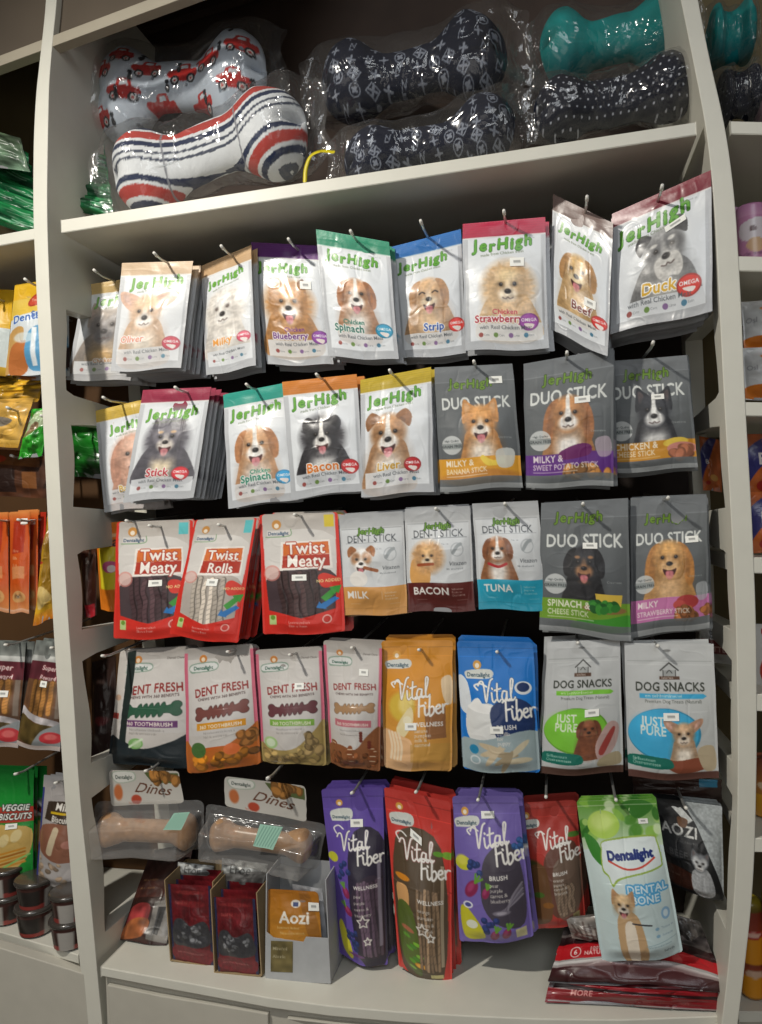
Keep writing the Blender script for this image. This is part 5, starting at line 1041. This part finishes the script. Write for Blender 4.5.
pack('treat_pouch', 'crumpled clear pouch right of the green and white pouch', 'treat pouch', [(676, 915), (700, 922), (716, 962), (676, 958)], .10, lambda c: (c.vgrad(0, 1, '6a6460', '3a3432'), c.grain(.4, 9, 9, 5)), 'pillow', bulge=.015, kind='film', wr=2)

# ------------------------------------------------------------------ left bay
def yel1(c): c.im[:] = hx('a8c0c8'); c.vgrad(0, .45, 'd9a818', 'e0b020'); c.rect(.6, .45, 1, 1, 'c9d2d0'); c.poly([(.0, .5), (.5, .46), (.6, .9), (0, 1)], '8fb4c4'); c.vgrad(.9, 1, 'c9a030', 'a07a20')
pack('treat_pouch', 'yellow topped pouch with pale blue lower half at the left edge', 'treat pouch', [(-30, 288), (14, 290), (6, 377), (-36, 372)], .10, yel1, 'flat', stack=2)
def yel2(c):
    c.im[:] = hx('cfd6da'); c.vgrad(0, .22, 'e0b428', 'd9a820'); c.poly([(.0, .18), (1, .14), (1, .3), (.2, .36), (0, .4)], 'd9b84a', False); c.ell(.62, .2, .24, .14, 'a83a2a', -.35); c.ell(.62, .2, .2, .1, 'c24a36', -.35); tiny(c, .48, .8, .215, .1, 'f0e0d0', n=5)
    c.text('Denta', .42, .42, .26, '2a5aa8', True, 1, -.12, out='e6eef2', ow=.012); c.text('Stix', .7, .38, .2, '2a5aa8', True, 1, -.12)
    c.poly([(0, .55), (.4, .5), (.3, .8), (0, 1)], 'c49a5c'); c.poly([(.1, .7), (.5, .64), (.45, .95), (.1, 1)], 'b86f3c'); c.poly([(.5, .55), (.9, .5), (1, .9), (.5, .92)], '5a9ac4'); c.rect(.58, .5, .68, .9, 'dfe6ea'); c.ell(.4, .6, .25, .12, 'd8e4e8', 0, .3, .7); c.poly([(.8, .7), (1, .68), (1, .9), (.85, .88)], '3a2a28')
pack('treat_pouch', 'yellow and white dental stick pouch with red oval, beside the left upright', 'treat pouch', [(15, 285), (52, 279), (54, 374), (5, 376)], .07, yel2, 'flat', stack=3)
hook(26, 280, .03)
for k in range(3): pack('folded_packet', 'mustard yellow packet end below the yellow hanging pouches', 'packet', [(-30, 376 + k * 6), (54 - k * 5, 372 + k * 6), (50 - k * 6, 386 + k * 8), (-30, 396 + k * 6)], .14 - k * .012, lambda c: (c.vgrad(0, 1, 'c99a28', '8f6a1c'), c.grain(.5, 6, 10, 4)), 'pillow', bulge=.008, kind='gloss', wr=2, group='mustard packet ends in the left bay', seed=800 + k)
def tan(c): c.im[:] = hx('c49a48'); c.grain(.3, 7, 6, 3); c.poly([(0, .42), (.5, .38), (.8, .45), (.6, .6), (0, .66)], '7d7468'); c.poly([(0, .55), (.4, .6), (.3, .72), (0, .7)], 'b8b4ae'); c.vgrad(.85, 1, 'd0a850', 'b08430')
pack('treat_pouch', 'crumpled tan pouch with grey band, tilted at the left edge', 'treat pouch', [(-30, 400), (34, 398), (18, 448), (-34, 444)], .08, tan, 'pillow', bulge=.012, kind='gloss', wr=3)
def grn(c): c.im[:] = hx('2f9a2c'); c.grain(.35, 8, 6, 5); c.poly([(.3, .1), (.9, .05), (1, .3), (.5, .45), (.2, .55)], 'c9c4b0', al=.8); c.poly([(.2, .55), (.5, .3), (.7, .35), (.4, .6)], '8a5a44', al=.7); c.vgrad(.6, 1, '3fb034', '2a8a28', .6)
pack('treat_pouch', 'bright green crumpled pouch beside the left upright', 'treat pouch', [(32, 409), (52, 408), (42, 456), (18, 459)], .07, grn, 'pillow', bulge=.014, kind='gloss', wr=3)
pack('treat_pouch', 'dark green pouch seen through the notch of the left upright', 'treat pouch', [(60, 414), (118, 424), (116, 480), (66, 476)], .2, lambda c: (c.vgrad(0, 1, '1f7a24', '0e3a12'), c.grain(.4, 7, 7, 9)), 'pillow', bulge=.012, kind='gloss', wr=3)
def brn(c): c.im[:] = hx('4a2c1c'); c.grain(.3, 8, 10, 4); c.poly([(.1, .0), (.9, .0), (.9, .35), (.1, .3)], '6f4422', False); c.rect(.2, .4, .55, .9, '2a1c18'); c.rect(.65, .45, .85, .8, '7a4c28'); c.ell(.2, .2, .2, .06, 'a83a20')
pack('treat_box', 'dim brown box hanging below the tan pouch at the left', 'treat pouch', [(-20, 448), (46, 452), (48, 498), (-20, 496)], .13, brn, 'flat', bulge=.006)
def orn(sd):
    def f(c):
        c.im[:] = hx('c8541c'); c.vgrad(0, .1, 'd98a4a', 'c8541c'); c.vgrad(.7, 1, 'c8541c', 'd9925a'); c.poly([(.2, .1), (.8, .08), (.75, .4), (.2, .42)], 'a8341c', False); c.ell(.4, .12, .2, .09, 'e0c8b0') if sd % 2 else c.ell(.7, .12, .15, .08, 'e6dcd0')
        for k in range(3): tiny(c, .25, .8, .4 + k * .07, .2, 'e6c09a', n=3)
        c.rect(.2, .54, .8, .66, 'd9a070', .7); c.ell(.5, .84, .34, .3, 'd9a468'); dog(c, .5, .83, .17, 'c98a4c', None, 'e0bc90', None, 'drop', tongue=False, body=False, seed=sd); c.vgrad(.96, 1, 'e0b090', 'c98a60')
    return f
pack('slim_treat_pack', 'orange slim packet at the left edge, beside another orange one', 'treat pouch', [(-18, 513), (8, 512), (9, 612), (-18, 611)], .085, orn(3), 'flat', bulge=.006, stack=2)
pack('slim_treat_pack', 'orange slim packet with a small round dog picture near the bottom', 'treat pouch', [(10, 512), (30, 511), (29, 613), (10, 613)], .08, orn(4), 'flat', bulge=.006, stack=2, stick=[(.75, .1, .3, .05)])
pack('slim_treat_pack', 'plain red slim packet behind the yellow pouch at the left', 'treat pouch', [(30, 512), (46, 512), (44, 600), (30, 606)], .11, lambda c: (c.vgrad(0, 1, 'b8301c', '7a1c14'), c.grain(.2, 8, 4, 2)), 'flat', bulge=.006)
def yl3(c): c.im[:] = hx('c99a28'); c.grain(.25, 8, 6, 3); c.poly([(.4, .1), (.9, .05), (.8, .3), (.4, .3)], '8a6a3c', al=.7); c.ell(.2, .44, .22, .09, 'b8382c'); c.ell(.1, .44, .08, .06, 'e0d8cc'); c.poly([(.5, .3), (.9, .34), (.9, .7), (.5, .72)], '9a7420'); c.poly([(.1, .7), (.5, .66), (.9, .8), (.2, .86)], 'dfc27a'); c.vgrad(.9, 1, 'd99a30', 'b86a1c')
pack('treat_pouch', 'creased yellow pouch with small red spot beside the left upright', 'treat pouch', [(48, 513), (62, 516), (54, 618), (33, 626)], .065, yl3, 'pillow', bulge=.016, kind='gloss', wr=3)
def jerk(c):
    c.im[:] = hx('6a4a34'); c.vgrad(0, .2, '6f7470', '8a8c88'); c.rect(0, .14, 1, .19, 'b5b6b2'); c.rect(0, .19, 1, .36, '5f2c34'); c.text('Super', .56, .27, .17, 'e6d4d0', True, 1, .04, .1, out='7a2430', ow=.014); c.text('Reward', .56, .355, .16, 'e6d4d0', True, .85, .04, .1, out='7a2430', ow=.014)
    sticks(c, .2, .8, .38, .66, 4, 'a0703c', 4); c.poly([(0, .62), (.3, .66), (1, .74), (1, .8), (.3, .72), (0, .7)], 'b8b2b4'); c.poly([(0, .7), (.4, .74), (1, .8), (1, .95), (0, .92)], '5a4a28'); c.grain(.25, 14, 10, 3); c.poly([(.4, 1), (.55, .84), (.8, .78), (1, .76), (1, 1)], '8f9496'); c.ell(.8, .88, .22, .16, 'c23a40'); c.ell(.8, .87, .12, .08, 'dc6a68', 0, .4); c.vgrad(.96, 1, 'c9b8b0', 'b0a8a4'); c.rect(.85, .36, .95, .7, '9a948c', .6)
pack('jerky_pouch', 'clear jerky pouch with maroon lettering at the left edge', 'treat pouch', [(-22, 640), (26, 642), (18, 748), (-24, 744)], .085, jerk, 'doy', kind='gloss', stack=2, stick=[(.65, .49, .22, .06)])
pack('jerky_pouch', 'clear jerky pouch with maroon lettering beside the left upright', 'treat pouch', [(36, 640), (66, 643), (60, 752), (16, 745)], .07, jerk, 'doy', kind='gloss', stack=2, stick=[(.5, .39, .2, .055)])
hook(6, 645, .05)
def bis(c):
    c.im[:] = hx('1f8a34'); c.vgrad(0, .25, '145a24', '1f8a34'); c.rect(0, .33, 1, .46, 'b03a2c'); c.text('VEGGIE', .74, .36, .125, 'eef0ea', True, .9, 0, .2, out='2a3a2c', ow=.012); c.text('BISCUITS', .74, .435, .125, 'eef0ea', True, .85, 0, .2, out='3a2a20', ow=.012)
    c.poly([(.0, .52), (.9, .5), (.95, .75), (.7, .9), (.2, .92), (0, .85)], 'c9a860'); [c.ell(.15 + k * .16, .58 + (k % 2) * .03, .07, .1, 'dcc890', .3) for k in range(5)]; [c.line([(.05, .72 + k * .03), (.5, .73 + k * .03), (.9, .7 + k * .03)], .03, ['c98a30', 'a86a20'][k % 2]) for k in range(5)]; c.line([(0, .92), (.4, .9), (.95, .76)], .03, '8ac06a')
pack('biscuit_pouch', 'bright green biscuit pouch with red stripe at lower left', 'treat pouch', [(-30, 768), (34, 770), (33, 880), (-30, 882)], .09, bis, 'doy', kind='gloss', bulge=.018, stack=2, stick=[(.72, .49, .16, .05)])
def mbis(c):
    c.im[:] = hx('a9a4a2'); c.rect(0, 0, .06, 1, '3a4080'); c.vgrad(0, .12, '8a8a8c', 'a9a4a2'); c.poly([(.2, .24), (1, .22), (1, .44), (.14, .4)], '3a2e24', False); c.text('Milk', .62, .31, .24, 'e6e2da', True, 1, .03, .1); c.rect(.3, .325, .9, .345, 'c9a820'); c.text('Biscuit', .58, .41, .19, 'e6e2da', True, .85, .03)
    c.poly([(.1, .46), (.9, .45), (.9, .75), (.1, .7)], '8a5c48'); c.line([(.5, .48), (.36, .68)], .16, 'c9b89a'); c.ell(.8, .6, .15, .1, 'b07a6c'); chunks(c, .5, .86, .4, .1, 'a8927c', 22, 5, .8)
pack('biscuit_pouch', 'pale grey milk biscuit pouch beside the left upright', 'treat pouch', [(44, 775), (76, 778), (84, 888), (36, 880)], .065, mbis, 'doy', kind='film', bulge=.016, stack=2)
hook(16, 774, .06)
for h in [(-3, 520, .06), (19, 520, .055), (8, 408, .05), (42, 416, .05), (12, 456, .1), (52, 648, .045), (56, 783, .045), (-8, 296, .07), (54, 522, .05)]: hook(*h)
# stacked plastic cups
def cup(label, px, py, rpx, hpx, Y, z=None, grp='clear cups with dark contents on the left base shelf'):
    b = at(px, py, Y); z0 = b[2] if z is None else z; R = at(px + rpx, py, Y)[0] - b[0]; H = at(px, py - hpx, Y)[2] - b[2]; r_ = empty('treat_cup', (b[0], Y, z0)); tag(r_, label, 'cup', grp)
    n = 40; prof = [(.0, 0), (.78, 0), (.82, .02), (.93, .8), (.95, .86)]
    def lathe(pr, m):
        V = []; Fc = []
        for i, (a, h) in enumerate(pr):
            for k in range(n): V.append((b[0] + R * a * math.cos(k * math.tau / n), Y + R * a * math.sin(k * math.tau / n), z0 + H * h))
            if i: Fc += [((i - 1) * n + k, (i - 1) * n + (k + 1) % n, i * n + (k + 1) % n, i * n + k) for k in range(n)]
        return V, Fc
    v, f = lathe(prof, 0); V = np.array(v); hgt = (V[:, 2] - z0) / H
    # printed body: finer rings so the label reads
    pr = [(.78 + .15 * t, t * .82) for t in np.linspace(0, 1, 24)]; v, f = lathe(pr, 0); V = np.array(v); t = (V[:, 2] - z0) / H; an = np.arctan2(V[:, 1] - Y, V[:, 0] - b[0]); C_ = np.ones((len(V), 3)) * hx('3a2420')
    C_[t < .16] = hx('8f3a34'); mm = (np.sin(an * 2 + px) > .1) & (t > .12) & (t < .66); C_[mm] = hx('26211f'); mm = (np.sin(an * 2 + px) < -.55) & (t < .66); C_[mm] = hx('a8a49e'); C_[t > .66] = hx('4a2a26')
    mk('cup_body', V, f, printed('gloss'), r_, (b[0], Y, z0), True, C_)
    v, f = lathe([(.93, .8), (1.0, .81), (1.02, .86), (1.0, .93), (.9, .95), (.0, .93)], 0); mk('lid', v, f, plain('clear_grey_lid', '3f3b37', .2, .0004, 40, spec=.8), r_, (b[0], Y, z0), True)
zc = -.0095
for nm, px, py, Yv in (('left edge stack', 8, 921, .085), ('middle stack', 36, 932, .058), ('stack nearest the upright', 70, 946, .03)):
    rp = 17 if px != 8 else 16; yb = at(px, py, Yv); 
    cup('clear cup with red base label, lower one of the ' + nm, px, py, rp, 28, Yv, zc); H = at(px, py - 28, Yv)[2] - yb[2]
    cup('clear cup with dark contents, upper one of the ' + nm, px, py - 28, rp, 28, Yv, zc + H * .955)
cup('clear cup standing behind the middle cups', 52, 925, 14, 27, .12, zc)

# seen through the notches of the left upright
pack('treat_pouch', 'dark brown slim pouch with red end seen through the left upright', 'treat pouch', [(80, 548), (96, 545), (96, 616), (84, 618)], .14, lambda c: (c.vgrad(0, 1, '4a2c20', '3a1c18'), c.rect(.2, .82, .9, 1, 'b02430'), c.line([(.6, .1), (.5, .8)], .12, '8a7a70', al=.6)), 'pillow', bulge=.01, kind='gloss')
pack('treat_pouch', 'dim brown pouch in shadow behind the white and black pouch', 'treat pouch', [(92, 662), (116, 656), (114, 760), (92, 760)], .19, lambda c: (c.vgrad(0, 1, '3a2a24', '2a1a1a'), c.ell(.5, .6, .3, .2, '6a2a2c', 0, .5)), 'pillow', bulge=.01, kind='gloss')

# ------------------------------------------------------------------ right bay
def cyl(name, label, cat, px, pyb, rpx, hpx, Y, paint, cap='e6e0dc', kind='film', rnd=.12, horiz=False, group=None):
    b = at(px, pyb, Y); R = at(px + rpx, pyb, Y)[0] - b[0]; H = at(px, pyb - hpx, Y)[2] - b[2]; zs = at(px, pyb + 1, 0)[2] if pyb < 1000 else ZB; H += b[2] - zs; b[2] = zs; n, m = 60, 50; A = Art(110, 110 * H / (R * 3.14), 'ffffff'); paint(A)
    T = np.linspace(0, 1, m); edge = np.minimum(T, 1 - T) * H; rr = R - np.clip(R * rnd - edge, 0, None) ** 2 / (R * rnd + 1e-9)
    th = np.linspace(0, math.tau, n + 1)[:-1]; V = np.stack([b[0] + rr[:, None] * np.cos(th)[None], Y + R + rr[:, None] * np.sin(th)[None], b[2] + (T * H)[:, None] + 0 * th[None]], -1).reshape(-1, 3)
    u = ((th - math.pi) / math.pi) % 1; ui = np.clip((((th - math.pi) % math.tau) / math.pi) % 1 * A.w, 0, A.w - 1).astype(int); vi = np.clip((1 - T) * A.h, 0, A.h - 1).astype(int)
    C_ = A.im[vi][:, ui].reshape(-1, 3); i = np.arange(m - 1)[:, None] * n + np.arange(n)[None]; j = np.arange(m - 1)[:, None] * n + (np.arange(n)[None] + 1) % n
    F1 = [tuple(q) for q in np.stack([i.ravel(), j.ravel(), j.ravel() + n, i.ravel() + n], 1).tolist()] + [tuple(range(n))[::-1], tuple(range((m - 1) * n, m * n))]
    o = mk(name, V, F1, printed(kind), None, (b[0], Y + R, b[2]), False, C_)
    o.data.polygons.foreach_set('use_smooth', np.array([True] * (len(F1) - 2) + [False] * 2)); return tag(o, label, cat, group)
def pink(sd):
    def f(c): c.im[:] = hx('c98ab0') if sd else hx('d9c0cc'); c.vgrad(0, .2, 'b87aa8', 'd9a8c4', .6); c.poly([(.2, .3), (.9, .25), (.9, .6), (.2, .55)], 'e6dce0'); c.ell(.5, .65, .2, .16, 'e0b890'); c.ell(.45, .4, .08, .06, '6a4a4c'); tiny(c, .1, .9, .8, .1, '8a5a78')
    return f
cyl('wet_wipe_tub', 'pale pink and white tub standing next to the right upright', 'tub', 733, 254, 12, 48, .10, pink(0))
cyl('wet_wipe_tub', 'mauve pink tub at the right edge of the picture', 'tub', 757, 255, 16, 54, .05, pink(1))
def wo(c): c.im[:] = hx('cfd0d0'); c.grain(.12, 8, 6, 4); c.poly([(0, .78), (.3, .72), (.7, .8), (1, .74), (1, .95), (0, .97)], 'd97a24'); c.line([(.3, .2), (.6, .14), (.9, .2)], .05, 'd99050'); c.poly([(.4, .35), (.8, .3), (.8, .6), (.5, .6)], 'a8acb0', al=.6); tiny(c, .05, .3, .45, .12, '7a7a80')
pack('white_bag', 'white bag with orange swirl, upper one on the right bay shelf', 'bag', [(741, 302), (800, 298), (802, 350), (744, 352)], .07, wo, 'pillow', bulge=.02, wr=2, seed=61)
pack('white_bag', 'white bag with orange band, lower one on the right bay shelf', 'bag', [(742, 348), (800, 346), (804, 400), (745, 400)], .06, wo, 'pillow', bulge=.02, wr=2, seed=62)
def ob(c): c.im[:] = hx('c4642a'); c.grain(.2, 6, 6, 3); c.poly([(0, .3), (.5, 0), (.8, .0), (.2, .6), (0, .8)], '3a3a7a'); c.text('B', .3, .5, .3, 'e6e0dc', True); c.ell(.6, .75, .2, .16, 'd9a050'); c.ell(.3, .85, .13, .1, 'a82c24')
for k, (a, b_) in enumerate([(434, 495), (492, 553)]): pack('treat_box', ['upper orange and blue treat packet in the right bay', 'lower orange and blue treat packet in the right bay'][k], 'treat pouch', [(744 + k * 4, a), (800, a), (802, b_), (748 + k * 3, b_)], .08 - k * .02, ob, 'flat', bulge=.01, kind='gloss')
pack('treat_pouch', 'orange and blue packet seen through the notch of the right upright', 'treat pouch', [(699, 436), (720, 440), (722, 492), (703, 490)], .2, ob, 'flat', bulge=.006)
def wb(c): c.im[:] = hx('c4c2be'); c.text("'A", .3, .3, .35, 'a02c2c', True); c.poly([(.2, .5), (1, .45), (1, .9), (.2, .88)], 'a8382c'); c.ell(.5, .7, .3, .2, 'd9a090'); c.rect(0, .93, 1, 1, 'a8a6a2')
pack('treat_box', 'white packet with red lettering and red picture in the right bay', 'treat pouch', [(752, 624), (812, 624), (812, 690), (754, 690)], .06, wb, 'flat', bulge=.006, kind='paper')
def bee(c): c.im[:] = hx('aaa8a4'); c.text('BE', .45, .35, .3, '2c2826', True); c.rect(0, .4, 1, .75, '6f2c2c'); c.text('ATTE', .5, .7, .26, 'c9a8a0', True)
pack('treat_pouch', 'white and maroon pouch showing behind the chihuahua pouch', 'treat pouch', [(700, 622), (729, 626), (731, 664), (702, 662)], .16, bee, 'flat', bulge=.006)
def jar(c): c.im[:] = hx('b87a3a'); c.vgrad(0, .4, '6f3a28', 'a86a34'); c.vgrad(.6, 1, 'd9a030', 'c98a24'); c.ell(.4, .45, .2, .1, 'd9c0a0')
cyl('treat_jar', 'brown and yellow jar on the lowest right bay shelf', 'jar', 772, 836, 14, 76, .06, jar)
def roll(c):
    c.im[:] = hx('d08a1c'); c.vgrad(0, .12, '8a7a1c', '5a4a1c'); c.vgrad(.12, .3, '7a3020', '8a3a28'); c.ell(.5, .33, .3, .12, 'a82c2c'); c.ell(.5, .33, .22, .07, 'd9b0a0'); c.vgrad(.62, .74, '7a3424', 'a0502c'); c.ell(.5, .72, .26, .1, 'c9a890'); c.rect(0, .95, 1, 1, 'a8701c')
cyl('sausage_roll_pack', 'yellow and brown meat roll standing beside the right upright', 'meat roll', 757, 1012, 13, 110, .06, roll, kind='gloss', rnd=.5)
cyl('sausage_roll_pack', 'yellow and brown meat roll at the right edge, behind the other roll', 'meat roll', 782, 1006, 13, 110, .05, roll, kind='gloss', rnd=.5)
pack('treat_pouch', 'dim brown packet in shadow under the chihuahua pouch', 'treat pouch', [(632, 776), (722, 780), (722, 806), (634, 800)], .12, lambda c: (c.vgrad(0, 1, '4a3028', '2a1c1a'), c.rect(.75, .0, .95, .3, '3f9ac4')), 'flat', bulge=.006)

# ------------------------------------------------------------------ light
def lamp(name, kind, loc, aim, power, size, col):
    l = bpy.data.lights.new(name, kind); l.energy = power; l.color = col
    if kind == 'AREA': l.shape = 'DISK'; l.size = size
    else: l.shadow_soft_size = size
    if kind == 'SPOT': l.spot_size = 1.75; l.spot_blend = 1
    o = bpy.data.objects.new(name, l); COL.objects.link(o); o.location = loc
    o.rotation_euler = (Vector(aim) - Vector(loc)).to_track_quat('-Z', 'Y').to_euler(); return o
lamp('ceiling_spot', 'SPOT', (-.2, -1.05, 1.78), (.45, .02, .25), 96, .035, (1, .95, .86))
lamp('room_fill', 'AREA', (1.1, -2.2, 1.9), (.5, 0, .5), 15, 1.3, (.93, .97, 1))
lamp('aisle_fill', 'AREA', (.2, -2.4, .4), (.5, 0, .4), 5, 1.5, (1, .96, .9))
W = bpy.data.worlds.new('shop'); SC.world = W; W.use_nodes = True
W.node_tree.nodes['Background'].inputs[0].default_value = (.75, .72, .68, 1); W.node_tree.nodes['Background'].inputs[1].default_value = .13
SC.view_settings.view_transform = 'Standard'; SC.view_settings.look = 'None'
SC.view_settings.exposure = 0
SC.cycles.max_bounces = 8; SC.cycles.transparent_max_bounces = 24
SC.cycles.use_denoising = True
bpy.data.objects.remove(_to); bpy.data.curves.remove(_tc)
